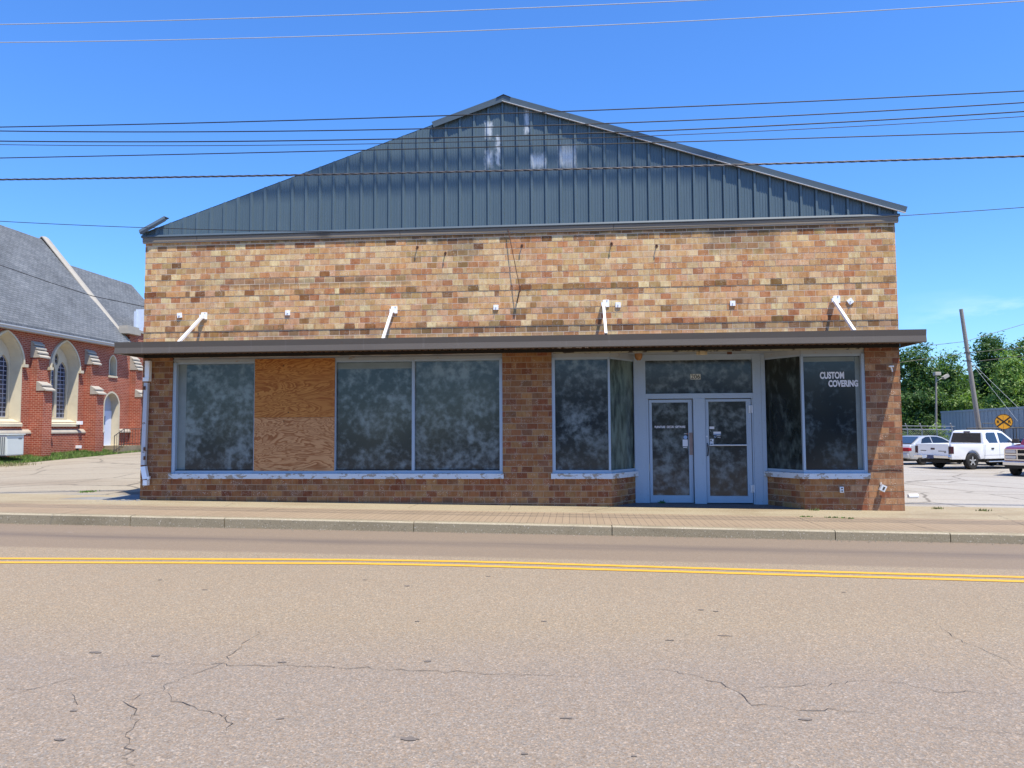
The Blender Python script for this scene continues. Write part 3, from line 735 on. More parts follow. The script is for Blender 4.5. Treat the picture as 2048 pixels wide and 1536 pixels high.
lo = [b.vert((a, AY+.06, z)) for a, z in prx]; hi = [b.vert((a, -.004, z+.03)) for a, z in prx]
for k in range(len(prx)-1): b.face((lo[k], lo[k+1], hi[k+1], hi[k]))
b.poly([(AXL+.03, AY+.05, ZF1-.04), (AXR-.03, AY+.05, ZF1-.04), (AXR-.03, -.004, ZF1-.02), (AXL+.03, -.004, ZF1-.02)])
P(b, 'awning_deck', M['deck'], recalc=False)
b = MB(); b.box(XL+.01, XR-.01, -.06, -.008, 3.235, 3.30); P(b, 'awning_ledger', M['dark'])
# white square struts
for (u0, v0), (u1, v1) in (((404,634),(357,686)), ((784,622),(766,678)), ((1207,609),(1212,668)), ((1668,601),(1709,662))):
    a = atY(u0, v0, -.07); c = atY(u1, v1, AY+.12); c.z = max(c.z, ZF1-.01)
    t = (c-a).normalized(); s = t.cross(Vector((0,0,1))).normalized()*.025; n = t.cross(s).normalized()*.025
    b = MB(); b.obox((a+c)/2, t*((c-a).length/2), s, n, 0); b.obox(c+t*.001, t*.002, s*.72, n*.72, 1)
    st = P(b, 'awning_strut', [M['white'], M['dark']])
    w = atY(u0+6, v0-2, 0); b = MB(); b.box(w.x-.075, w.x+.055, -.024, -.004, w.z-.075, w.z+.075); b.box(a.x-.045, a.x+.045, -.1, -.025, a.z-.035, a.z+.045)
    for q in (-.05, .05): b.box(w.x-.03+q*.6, w.x-.015+q*.6, -.03, -.022, w.z+q-.01, w.z+q+.01, 1)
    P(b, 'mounting_plate', [M['white'], M['iron']], parent=st)
for (u, v), tilt in (((360,631),.1), ((576,626),0), ((992,615),0), ((1236,610),0), ((1465,607),0), ((1700,603),.6)):
    w = atY(u, v); b = MB(); b.obox((w.x, -.016, w.z), Vector((cos(tilt), 0, sin(tilt)))*.052, Vector((0, .012, 0)), Vector((-sin(tilt), 0, cos(tilt)))*.052, 0)
    b.disc((w.x, -.032, w.z), (0, 1, 0), .014, .02, 8, 1); b.tube([(w.x, -.035, w.z), (w.x, -.06, w.z-.01), (w.x-.01, -.06, w.z-.04)], .007, 5, 1)
    P(b, 'anchor_plate', [M['white'], M['galv']])
# rusty hooks and the old guy rod
for u, v, s in ((835,494,1), (891,506,1.4), (1044,491,.9), (1223,487,1.2), (1313,491,1.1)):
    w = atY(u, v); b = MB(); b.tube([(w.x, .02, w.z), (w.x, -.06, w.z), (w.x+.015*s, -.08, w.z-.03), (w.x, -.075, w.z-.06*s), (w.x-.02, -.05, w.z-.05*s)], .011, 6)
    b.disc((w.x, -.008, w.z), (0, 1, 0), .028, .012, 8); P(b, 'rusty_hook', M['rust'])
g0 = atY(1016, 458, -.06); g1 = atY(1040, 578, -.16); g2 = atY(1040, 574, .0)
b = MB(); b.tube([g0, g1], .0085, 6); b.tube([g1, g2], .013, 6); b.tube([g1, atY(1034, 606, 0)], .012, 6); b.obox(g1, Vector((.02,0,0)), Vector((0,.02,0)), Vector((0,0,.05))); b.disc(g2, (0,1,0), .03, .02, 8)
tag(P(b, 'guy_rod', M['rust']), 'thin rusty rod slanting from the fascia to a bracket on the brick')
# downspout at the left corner
b = MB(); q0 = atY(297, 722, -.06); q1 = atY(294, 760, -.06)
b.box(q0.x-.05, q0.x+.05, -.11, -.015, q1.z, q0.z); b.box(q1.x-.06, q1.x+.07, -.12, -.012, q1.z-.03, q1.z+.05)
q2 = atY(287.5, 930, -.06)
b.loft([[(q1.x-.045+d0, -.10+e0, q1.z-.06) for d0, e0 in ((0,0),(.085,0),(.085,.08),(0,.08))], [(q2.x-.05+d0, -.10+e0, q2.z) for d0, e0 in ((0,0),(.09,0),(.09,.08),(0,.08))]], 1)
q3 = atY(292, 958, -.10); b.obox((Vector((q2.x, -.06, q2.z-.03))+q3)/2, (q3-Vector((q2.x, -.06, q2.z-.03)))/2, Vector((.052, 0, .008)), Vector((0, .045, 0)), 0)
b.box(q3.x-.03, q3.x+.06, -.17, -.06, q3.z-.13, q3.z-.02, 0); b.obox((q3.x+.06, -.1, q3.z+.02), Vector((.02,0,.005)), Vector((0,.03,0)), Vector((0,0,.03)), 0)
for v in (775, 897, 915): w = atY(288, v, -.11); b.box(w.x-.01, w.x+.03, -.118, -.1, w.z-.05, w.z+.03, 2)
tag(P(b, 'downspout', [M['white'], M['white_dirty'], M['rust']]), 'battered white downspout with a broken lower elbow')

# ---- display window, left
def frame_rect(b, x0, x1, z0, z1, w, y0, y1, mi=0):
    b.box(x0, x0+w, y0, y1, z0, z1, mi); b.box(x1-w, x1, y0, y1, z0, z1, mi); b.box(x0+w, x1-w, y0, y1, z1-w, z1, mi); b.box(x0+w, x1-w, y0, y1, z0, z0+w, mi)
def window_frame(name, x0, x1, parent=None):
    b = MB(); b.box(x0, x1, .03, .12, 3.13, 3.235, 1); b.box(x0, x1, .012, .03, 3.165, 3.195, 1)
    b.box(x0, x0+.075, .012, .14, SILL1, 3.13, 0); b.box(x1-.065, x1, .012, .14, SILL1, 3.13, 0)
    b.box(x0+.075, x1-.065, .02, .14, SILL1, SILL1+.058, 0); b.box(x0+.075, x1-.065, .04, .14, SILL1+.058, SILL1+.075, 2)
    b.box(x0+.075, x1-.065, .035, .14, 3.095, 3.13, 0)
    return P(b, name, [M['frame'], M['frame_peel'], M['dark']])
def quadpane(name, mat, pts, parent, th=.008):
    b = MB(); pts = [Vector(p) for p in pts]; n = (pts[1]-pts[0]).cross(pts[3]-pts[0]).normalized()
    b.prism(pts, -n*th if n.y < 0 else n*th); return P(b, name, M[mat], parent=parent)
fr = window_frame('display_window', WXL, WXR); tag(fr, 'four bay whitewashed shop window with one bay boarded in plywood')
def sill(x0, x1, parent, pts=None):
    b = MB()
    if pts is None: b.box(x0-.03, x1+.02, -.045, .16, SILL0+.003, SILL1-.002)
    else: b.prism(pts, (0, 0, SILL1-SILL0-.005))
    return P(b, 'sill', M['sill'], parent=parent, bevel=.006)
sill(WXL, WXR, fr)
ZP0, ZP1 = SILL1+.07, 3.10
mx = [atY(u, 830, .06).x for u in (510, 671, 827)]
for i, m in enumerate(mx): w = .03 if i == 2 else .014; b = MB(); b.box(m-w, m+w, .03, .13, ZP0-.01, ZP1); P(b, 'mullion', M['frame'], parent=fr)
bays = [WXL+.07]+mx+[WXR-.06]
for i in range(4):
    if i == 1: continue
    quadpane('pane', 'pane%d' % i, [(bays[i], .1, ZP0-.02), (bays[i+1], .1, ZP0-.02), (bays[i+1], .1, ZP1+.01), (bays[i], .1, ZP1+.01)], fr)
# whitewash bands where the brush stopped short
for q in ((bays[0]+.005, bays[0]+.19, .0975, .0995, ZP0, ZP1-.01), (bays[2]+.02, bays[3]-.05, .0975, .0995, ZP1-.15, ZP1-.02)):
    b = MB(); b.box(*q); P(b, 'whitewash_band', M['wash'], parent=fr)
zs = atY(590, 835, .0).z
for mk, z0, z1, pr in (('ply_top', zs+.002, atY(590, 717, .0).z, .006), ('ply_low', ZP0-.015, zs-.002, .0)):
    b = MB(); b.box(bays[1]+.006, bays[2]-.006, .012-pr, .028, z0, z1); tag(P(b, 'plywood_sheet', M[mk], parent=fr), 'upper darker orange plywood sheet' if mk == 'ply_top' else 'lower paler plywood sheet with swirling grain')

# ---- entrance bays
def bay(x0, x1, c, dcorner, left):
    """front pane x0..x1, corner c (x at y=0), inner end dcorner (x at y=DY)"""
    b = MB()
    fx0, fx1 = (x0, c) if left else (c, x1)
    b.box(fx0, fx1, .03, .12, 3.13, 3.235, 1); b.box(fx0, fx1, .035, .12, 3.085, 3.13, 0); b.box(fx0, fx1, .018, .12, SILL1, SILL1+.06, 0)
    if left: b.box(x0, x0+.065, .012, .14, SILL1+.001, 3.129, 0); b.box(c-.045, c+.0, .012, .09, SILL1+.06, 3.085, 0)
    else: b.box(x1-.065, x1, .012, .14, SILL1+.001, 3.129, 0); b.box(c-.002, c+.045, .012, .09, SILL1+.06, 3.085, 0)
    o0, o1 = (Vector((c, .02, 0)), Vector((dcorner, DY-.02, 0))) if left else (Vector((dcorner, DY-.02, 0)), Vector((c, .02, 0)))
    d = (o1-o0).normalized(); n = Vector((d.y, -d.x, 0))
    def strip(z0, z1, f, k, mi): b.prism([tuple((o0+n*f).xy)+(z0,), tuple((o1+n*f).xy)+(z0,), tuple((o1-n*k).xy)+(z0,), tuple((o0-n*k).xy)+(z0,)], (0, 0, z1-z0), mi)
    strip(SILL1+.0005, SILL1+.055, -.01, .1, 0); strip(3.095, 3.13, -.01, .1, 0); strip(3.131, 3.236, .0, .1, 1)
    fr = P(b, 'bay_window', [M['frame'], M['frame_peel']])
    g0, g1 = (x0+.06, c-.04) if left else (c+.04, x1-.06)
    quadpane('pane', 'pane4' if left else 'pane_clear', [(g0, .1, SILL1+.05), (g1, .1, SILL1+.05), (g1, .1, 3.1), (g0, .1, 3.1)], fr)
    e0, e1 = o0-n*.05, o1-n*.05
    quadpane('pane', 'pane_green' if left else 'pane_dim', [(e0.x, e0.y, SILL1+.05), (e1.x, e1.y, SILL1+.05), (e1.x, e1.y, 3.1), (e0.x, e0.y, 3.1)], fr)
    # sill follows the bent plan
    f0, f1, r1 = Vector((x0-.03 if left else x1+.03, -.045, 0)), Vector((c+(.02 if left else -.02), -.045, 0)), Vector((dcorner+(.05 if left else -.05), DY-.06, 0))
    pts = [(f0.x, f0.y, SILL0+.003), (f1.x, f1.y, SILL0+.003), (r1.x, r1.y, SILL0+.003), (r1.x-(.18 if left else -.18), r1.y, SILL0+.003), (f1.x-(.08 if left else -.08), .16, SILL0+.003), (f0.x, .16, SILL0+.003)]
    sill(0, 0, fr, pts)
    return fr
bl = bay(EXL, EXR, BXL, DXL, True); tag(bl, 'whitewashed corner window left of the doors')
br = bay(EXL, EXR, BXR, DXR, False); tag(br, 'dark corner window right of the doors with white lettering')
for q in ((EXR-.16, EXR-.07, .0975, .0995, SILL1+.07, 3.07), (BXR+.06, EXR-.17, .0975, .0995, 2.98, 3.07)):
    b = MB(); b.box(*q); P(b, 'whitewash_band', M['wash'], parent=br)
def text(body, size, mat, loc, parent, name='lettering', sx=1.0, bold=.0, align='LEFT', rot=(pi/2, 0, 0), ext=.0012, org=SO):
    cu = bpy.data.curves.new(name, 'FONT'); cu.body = body; cu.size = size; cu.offset = bold; cu.extrude = ext; cu.align_x = align
    t = bpy.data.objects.new('tmp', cu); COL.objects.link(t)
    dg = bpy.context.evaluated_depsgraph_get(); me = bpy.data.meshes.new_from_object(t.evaluated_get(dg)); bpy.data.objects.remove(t); bpy.data.curves.remove(cu)
    me.name = name; me.materials.clear(); me.materials.append(M[mat])
    me.transform(Matrix.Translation(Vector(loc)-Vector(org)) @ Matrix.Rotation(rot[2], 4, 'Z') @ Matrix.Rotation(rot[0], 4, 'X') @ Matrix.Scale(sx, 4, (1, 0, 0)))
    o = bpy.data.objects.new(name, me); COL.objects.link(o); o.parent = parent; return o
def text_fit(body, u0, v0, u1, v1, y, mat, parent, bold=.0, ext=.0012):
    a = atY(u0, v1, y); c = atY(u1, v0, y); size = (c.z-a.z)/.69
    o = text(body, size, mat, (a.x, y, a.z), parent, bold=bold, ext=ext)
    xs = [v.co.x for v in o.data.vertices]; w = max(xs)-min(xs); m = min(xs); k = (c.x-a.x)/w
    for v in o.data.vertices: v.co.x = a.x+(v.co.x-m)*k
    return o
text_fit('CUSTOM', 1640, 744, 1688, 757, .097, 'letter', br, .007); text_fit('COVERING', 1657, 760.5, 1716, 773, .097, 'letter', br, .007)

# ---- recessed doors
def dz_(v, y=DY): return atY(1400, v, y).z
ENT = MB(); zf = z_walk(2.6, 0)
xa, xb = atY(1292, 860, DY).x, atY(1507, 860, DY).x
ENT.box(DXL-.03, xa, DY-.04, DY+.1, zf-.05, 3.235); ENT.box(xb, DXR+.03, DY-.04, DY+.1, zf-.05, 3.235)
ENT.box(DXL-.02, DXL+.06, DY-.055, DY-.041, zf, 3.2); ENT.box(DXR-.06, DXR+.02, DY-.055, DY-.041, zf, 3.2)
zt1, zt0 = dz_(720), dz_(787); zd = dz_(797)
ENT.box(xa, xb, DY-.03, DY+.1, zt1, 3.235); ENT.box(xa, xb, DY-.045, DY+.1, zd, zt0)
c0, c1 = atY(1387.5, 900, DY).x, atY(1411, 900, DY).x
ENT.box(c0, c1, DY-.05, DY+.1, zf-.05, zd-.001)
door_l, door_r = atY(1298, 900, DY).x, atY(1505, 900, DY).x
ENT.box(xa, door_l, DY-.02, DY+.1, zf-.05, zd-.001); ENT.box(door_r, xb, DY-.02, DY+.1, zf-.05, zd-.001)
en = P(ENT, 'entrance_frame', M['frame']); tag(en, 'pale blue door frame with transom between the corner windows')
quadpane('transom_pane', 'pane5', [(xa-.01, DY+.03, zt0-.01), (xb+.01, DY+.03, zt0-.01), (xb+.01, DY+.03, zt1+.01), (xa-.01, DY+.03, zt1+.01)], en)
w0 = atY(1381.5, 758.5, DY+.027); w1 = atY(1400.5, 748.5, DY+.027)
b = MB(); b.box(w0.x-.004, w1.x+.004, DY+.024, DY+.027, w0.z-.005, w1.z+.005); nb = P(b, 'house_number', M['paper_tan'], parent=en)
text_fit('206', 1382, 749, 1400, 757.5, DY+.0215, 'letter_dark', en, .0012)
def door(x0, x1, gx0, gx1, gz0, gz1, label, right):
    b = MB(); y0 = DY+(.0 if right else .02); b.box(x0, gx0, y0, y0+.05, zf+.02, zd-.018); b.box(gx1, x1, y0, y0+.05, zf+.02, zd-.018)
    b.box(gx0, gx1, y0+.001, y0+.05, zf+.02, gz0); b.box(gx0, gx1, y0+.001, y0+.05, gz1, zd-.018)
    d = P(b, 'door', M['frame']); tag(d, label)
    quadpane('pane', 'pane2' if right else 'pane0', [(gx0-.01, y0+.03, gz0-.01), (gx1+.01, y0+.03, gz0-.01), (gx1+.01, y0+.03, gz1+.01), (gx0-.01, y0+.03, gz1+.01)], d)
    return d, y0
X = lambda u, v=900: atY(u, v, DY).x
dl, yl = door(door_l+.013, c0-.014, X(1305), X(1378), dz_(991), dz_(804.5), 'left glazed door with a line of small white lettering', False)
dr, yr = door(c1+.013, door_r-.011, X(1418.5), X(1494), dz_(992), dz_(803.5), 'right glazed door with push bar and black pull handle', True)
text_fit('FURNITURE \u00b7 DECOR \u00b7 GIFTWARE', 1309.5, 851.5, 1370.5, 856, yl+.026, 'letter', dl, .002, .0008)
def card(u0, v0, u1, v1, y, mat, parent, name='sticker'):
    a = atY(u0, v1, y); c = atY(u1, v0, y); b = MB(); b.box(a.x, c.x, y, y+.002, a.z, c.z); return P(b, name, M[mat], parent=parent)
M['decal_white'] = plain('white_decal', (.62, .64, .68), .6); M['decal_blue'] = plain('pale_blue_decal', (.26, .38, .60), .6); M['decal_red'] = plain('faded_red_decal', (.35, .12, .09), .6)
yy = yl+.026
card(1365.5, 879, 1375.5, 892.5, yy, 'decal_white', dl, 'paper_notice'); card(1366.5, 894, 1374, 895.5, yy, 'decal_white', dl); card(1368, 867, 1373, 868, yy, 'decal_white', dl); card(1373.3, 866.6, 1376.5, 868.4, yy, 'decal_red', dl)
b = MB(); a = atY(1371, 874.5, yy); b.disc((a.x, yy, a.z), (0, 1, 0), .04, .003, 16); P(b, 'round_decal', M['decal_blue'], parent=dl)
yy = yr+.026
card(1419, 853, 1428.5, 858, yy, 'decal_white', dr); card(1427, 863.3, 1441.5, 867.2, yy, 'decal_white', dr); card(1427, 867.4, 1441.5, 869.2, yy, 'decal_blue', dr); card(1433, 871, 1441, 872, yy, 'decal_white', dr); card(1435, 874.5, 1441, 875.3, yy, 'decal_white', dr)
card(1420, 878, 1427, 883.2, yy, 'decal_white', dr); card(1420, 883.8, 1427, 890.2, yy, 'decal_white', dr); card(1421.2, 887.5, 1425.5, 889.3, yy-.0015, 'letter_dark', dr); card(1420.8, 879.3, 1423.6, 882, yy-.0015, 'letter_dark', dr)
card(1420.4, 861.4, 1421.4, 862.2, yy, 'decal_white', dr)
b = MB(); a = atY(1430.5, 873.5, yy); b.lathe((a.x, yy, a.z), (0, 1, 0), [(0, .022), (.002, .022), (.002, .014), (0, .014)], 14, 0, True); P(b, 'ring_decal', M['decal_blue'], parent=dr)
z = dz_(890.5); b = MB(); b.tube([(X(1419), yr-.02, z), (X(1494), yr-.02, z)], .014, 8); P(b, 'push_bar', M['galv'], parent=dr)
z0, z1, hx = dz_(911), dz_(887), X(1415); b = MB(); b.tube([(hx, yr, z1), (hx, yr-.05, z1-.02), (hx+.008, yr-.055, (z0+z1)/2), (hx, yr-.05, z0+.02), (hx, yr, z0)], .014, 8); P(b, 'handle', M['black'], parent=dr)
b = MB(); b.disc((X(1414), yr-.004, dz_(873)), (0, 1, 0), .018, .012, 12); P(b, 'lock_cylinder', M['galv'], parent=dr)
for v in (819, 977):
    z = dz_(v); b = MB(); b.box(X(1499), X(1506.5), yr-.03, yr-.002, z-.08, z+.08); b.box(X(1501.4), X(1502), yr-.034, yr-.028, z-.075, z+.075, 1); b.box(X(1503.8), X(1504.4), yr-.034, yr-.028, z-.075, z+.075, 1); P(b, 'hinge', [M['galv'], M['iron']], parent=dr)
b = MB(); a = atY(1382, 880, yl); b.box(c0-.09, c0-.012, yl-.004, yl, dz_(910), dz_(865)); tag(P(b, 'worn_edge_plate', plain('worn_brown_metal', (.25, .19, .17), .7, var=.3, scale=12), parent=dl))
# recess floor, ceiling, lamps
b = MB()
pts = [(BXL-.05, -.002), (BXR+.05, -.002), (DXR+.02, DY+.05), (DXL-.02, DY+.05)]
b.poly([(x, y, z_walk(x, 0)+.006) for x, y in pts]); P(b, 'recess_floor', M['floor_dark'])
b = MB(); pts = [(EXL, .01), (EXR, .01), (EXR, DY+.2), (EXL, DY+.2)]; b.poly([(x, y, 3.238) for x, y in pts][::-1]); b.prism([(x, y, 3.24) for x, y in pts], (0, 0, .02)); P(b, 'recess_ceiling', M['frame_peel'])
b = MB(); b.box(EXL+.04, EXR-.04, -.05, -.01, 3.205, 3.234); P(b, 'peeling_header_strip', paint('flaking_cream_paint', (.34, .33, .24), .8, (.07, .06, .05)))
w = atY(1277, 711, .55); b = MB(); b.lathe((w.x, .55, 3.238), (0, 0, -1), [(0, .085), (.05, .085), (.1, .07), (.14, .04)], 16); P(b, 'ceiling_lamp', M['amber'], smooth=False)
w = atY(1403, 707, -.03); b = MB(); b.box(w.x-.11, w.x+.11, -.07, -.055, w.z-.03, w.z+.04); b.box(w.x-.05, w.x+.05, -.15, -.07, w.z-.035, w.z+.045); P(b, 'wall_lamp', M['cream'], bevel=.008)
w = atY(1458, 707, -.03); b = MB(); b.box(w.x-.045, w.x+.045, -.1, -.055, w.z-.02, w.z+.03); P(b, 'junction_box', M['rust'])
# outlets on the lower right
w = atY(1682, 979); b = MB(); b.box(w.x-.036, w.x+.036, -.06, -.008, w.z-.058, w.z+.058, 0)
for q in (-.025, .025): b.box(w.x-.018, w.x+.018, -.064, -.058, w.z+q-.016, w.z+q+.016, 1)
P(b, 'outlet_box', [M['galv'], M['dark']], bevel=.004)
w = atY(1763, 976, -.06); b = MB(); b.tube([atY(1762, 966), Vector((w.x-.005, -.05, w.z+.06)), Vector((w.x, -.07, w.z+.02))], .022, 8, 2)
b.obox((w.x+.01, -.1, w.z), Vector((.045,0,-.022)), Vector((0,.035,0)), Vector((.028,0,.055)), 0); b.obox((w.x+.012, -.138, w.z), Vector((.02,0,-.01)), Vector((0,.003,0)), Vector((.016,0,.032)), 1)
tag(P(b, 'dangling_outlet', [M['galv'], M['iron'], M['rust']], bevel=.004), 'outlet box hanging loose from a rusty pipe')
w0, w1 = atY(1738, 938, -.012), atY(1806, 939, -.012); b = MB(); b.tube([w0, w0.lerp(w1, .3)+Vector((0,0,-.012)), w0.lerp(w1, .65)+Vector((0,0,.01)), w1], .005, 5); P(b, 'wall_wire', M['iron'])
w = atY(1784, 733, -.05); b = MB(); b.box(w.x-.06, w.x+.03, -.07, -.01, w.z-.01, w.z+.015); b.obox((w.x, -.03, w.z-.05), Vector((.01,0,0)), Vector((0,.015,0)), Vector((-.012,0,.05))); P(b, 'small_bracket', M['white'])
b = MB(); w = atY(1807, 840, .3); b.box(XR+.004, XR+.05, .25, .36, w.z-.1, w.z+.11); P(b, 'utility_box', M['cream'], bevel=.006)
# white bits painted in for daylight through the awning deck valleys
for u0, u1 in ((1115,1122),(1129,1144),(1151,1163),(1170,1176)):
    a = atY(u0, 692, AY+.1); c = atY(u1, 692, AY+.1); b = MB(); b.box(a.x, c.x, AY+.085, AY+.1, 3.2225, 3.268); P(b, 'painted_daylight', M['white'])

# ------------------------------------------------------------------ church
CX = -25.6
CH = thing('brick_church', 'red brick church with steep grey shingle roof, stone buttress caps and pointed windows', 'church', (CX, 20, .4)); CO = (CX, 20, .4)
def Q(b, name, mats, **k): return b.build(name, mats, k.pop('parent', CH), CO, **k)
def yC(u, v=780): return atX(u, v, CX).y
def zC(u, v): return atX(u, v, CX).z
BY = [yC(62, 700), yC(170, 720), yC(260, 740)]
sp_ = BY[1]-BY[0]
W2 = (yC(100.5), yC(154.5)); wc = (W2[0]+W2[1])/2; whw = (W2[1]-W2[0])/2
W1c = yC(41, 780)-whw
ZW0, ZWs, ZWa = 2.06, 4.72, zC(131, 684)+.02
DC = (yC(209)+yC(237.5))/2; DHW = (yC(237.5)-yC(209))/2; ZD0, ZDs, ZDa = .80, 3.0, zC(222, 786)
LC = (yC(217.5)+yC(231))/2; LHW = (yC(231)-yC(217.5))/2; ZL0, ZLs, ZLa = zC(224, 751), zC(224, 728), zC(224, 711)
def arch(c, hw, z0, zs, za, n=9, k=1.0):
    """pointed arch loop (y, z), anticlockwise from lower left; k<1 bulges"""
    pts = [(c-hw, z0), (c+hw, z0), (c+hw, zs)]
    h = za-zs; R = (hw*hw+h*h)/(2*hw)
    a1 = math.asin(min(1, h/R)) if h < R else pi/2
    for j in range(1, n): a = a1*j/n; pts.append((c+hw-R+R*cos(a), zs+R*sin(a)))
    pts.append((c, za))
    for j in range(n-1, 0, -1): a = a1*j/n; pts.append((c-hw+R-R*cos(a), zs+R*sin(a)))
    pts.append((c-hw, zs)); return pts
wins = [arch(W1c, whw, ZW0, ZWs, ZWa), arch(wc, whw, ZW0, ZWs, ZWa)]
doorl = arch(DC, DHW, ZD0, ZDs, ZDa); lanc = arch(LC, LHW, ZL0, ZLs, ZLa)
Y0, Y1, YG = 4.0, 34.0, 24.7
EAVE = 6.46
b = MB(); to3 = lambda y, z: (CX, y, z)
b.holed([(Y0, -.6), (Y1, -.6), (Y1, 7.35), (YG+.5, 7.35), (YG+.5, 6.75), (Y0, 6.75)], wins+[doorl, lanc], to3)
b.poly([(CX, Y0, -.6), (CX-11, Y0, -.6), (CX-11, Y0, 6.75), (CX-5.2, Y0, 12.8), (CX, Y0, 6.75)]); b.poly([(CX, Y1, -.6), (CX-11, Y1, -.6), (CX-11, Y1, 7.35), (CX, Y1, 7.35)])
b.box(CX-.6, CX-.001, YG+.5, Y1, 7.0, 7.349)
# gable parapet above the nave roof end
b.prism([(CX+.0, YG+.02, 6.5), (CX-5.17, YG+.02, 12.75), (CX-10.4, YG+.02, 6.5)], (0, .42, 0))
# plinth
b.box(CX, CX+.12, Y0, yC(206), -.6, 1.50)
Q(b, 'wall', M['cbrick'])
b = MB()
for s, e in ((Y0, yC(206)), (yC(239), Y1)):
    b.prism([(CX-.01, s, 1.50), (CX+.15, s, 1.50), (CX+.15, s, 1.56), (CX+.10, s, 1.64), (CX-.01, s, 1.72)], (0, e-s, 0))
Q(b, 'base_course', M['stone_grey'])
# stone coping on the gable, kneeler, parapet cap
b = MB(); cp0 = Vector((CX+.12, YG+.0, 6.62)); cp1 = Vector((CX-5.17, YG, 12.88))
t = (cp1-cp0).normalized(); up = Vector((t.z, 0, -t.x)); up = up if up.z > 0 else -up
for A, Bq in ((cp0, cp1), (Vector((CX-10.5, YG, 6.62)), cp1)):
    t = (Bq-A).normalized(); n = Vector((-t.z, 0, t.x)); n = n if n.z > 0 else -n
    b.prism([A-Vector((0,.07,0)), A+Vector((0,.5,0)), A+Vector((0,.5,0))+n*.05, A+Vector((0,.2,0))+n*.10, A-Vector((0,.07,0))+n*.05], Bq-A)
k0 = zC(255, 668); b.box(CX-.3, CX+.28, YG-.08, YG+1.15, k0, k0+.32); b.box(CX-.3, CX+.2, YG-.04, YG+1.1, k0+.32, k0+.46)
b.box(CX-.65, CX+.1, YG+1.16, Y1, 7.352, 7.5)
Q(b, 'coping', M['stone_grey'])
# roofs
b = MB(); RX, RZ = CX-5.17, 12.62
b.prism([(CX+.42, 0, 5.98+.33), (CX+.42, 0, 6.18+.33), (RX, 0, RZ+.12), (CX-10.8, 0, 6.18+.33), (CX-10.8, 0, 5.98+.33), (RX, 0, RZ-.1)], (0, YG, 0))
for v in range(len(b.v)): b.v[v] = (b.v[v][0], b.v[v][1] if b.v[v][1] else Y0-.3, b.v[v][2])
Q(b, 'nave_roof', M['shingle'])
b = MB(); b.prism([(CX-.7, YG+.45, 6.85), (RX, YG+.45, 11.76), (CX-9.6, YG+.45, 6.85)], (0, 8.3, 0)); Q(b, 'chancel_roof', M['shingle'])
b = MB(); b.prism([(CX+.40, Y0-.3, 6.30), (CX+.48, Y0-.3, 6.36), (CX+.48, Y0-.3, 6.40), (CX+.40, Y0-.3, 6.40)], (0, YG-.1-Y0+.3, 0)); b.box(CX+.02, CX+.40, Y0, YG, 6.26, 6.30); Q(b, 'gutter', M['gutter'])
b = MB(); w = atX(271.5, 640, CX-1.0); zq = atX(280, 622, CX-.6).z; b.box(CX-1.0, CX-.2, w.y, w.y+1.6, 7.505, zq+.15); b.box(CX-1.03, CX-.9, w.y-.15, w.y-.001, 7.505, zq); Q(b, 'rooftop_unit', plain('pale_rooftop_metal', (.56, .63, .74), .45))
# buttresses with stone weatherings
for y in BY:
    w = .62; P1, P2 = .36, .68; za, zb = zC(62, 672) if y == BY[0] else 5.92, 0
    za = 5.9; zl = 3.98
    b = MB(); b.box(CX-.02, CX+P1, y, y+w, zl-.42, za-.75); b.box(CX-.02, CX+P2, y, y+w, -.5, zl-.42); Q(b, 'buttress', M['cbrick'])
    for zt, x0, x1, n, drop in ((za, 0.0, P1+.05, 4, .8), (zl, P1, P2+.05, 2, .45)):
        b = MB()
        for j in range(n):
            xa_, xb_ = CX+x0+(x1-x0)*(j)/n*1.0, CX+x0+(x1-x0)*(j+1)/n
            ta, tb = zt-drop*j/n, zt-drop*(j+1)/n
            e = .05
            b.prism([(CX+x0-.02, y-.03, tb+.001), (xb_+.005, y-.03, tb+.001), (xb_+.005, y-.03, tb+.03), (xb_+.10, y-.03, tb-.012), (xb_+.10, y-.03, tb+.05), (xa_+.0, y-.03, ta), (CX+x0-.02, y-.03, ta)], (0, w+.06, 0))
        Q(b, 'buttress_cap', M['stone_grey'])
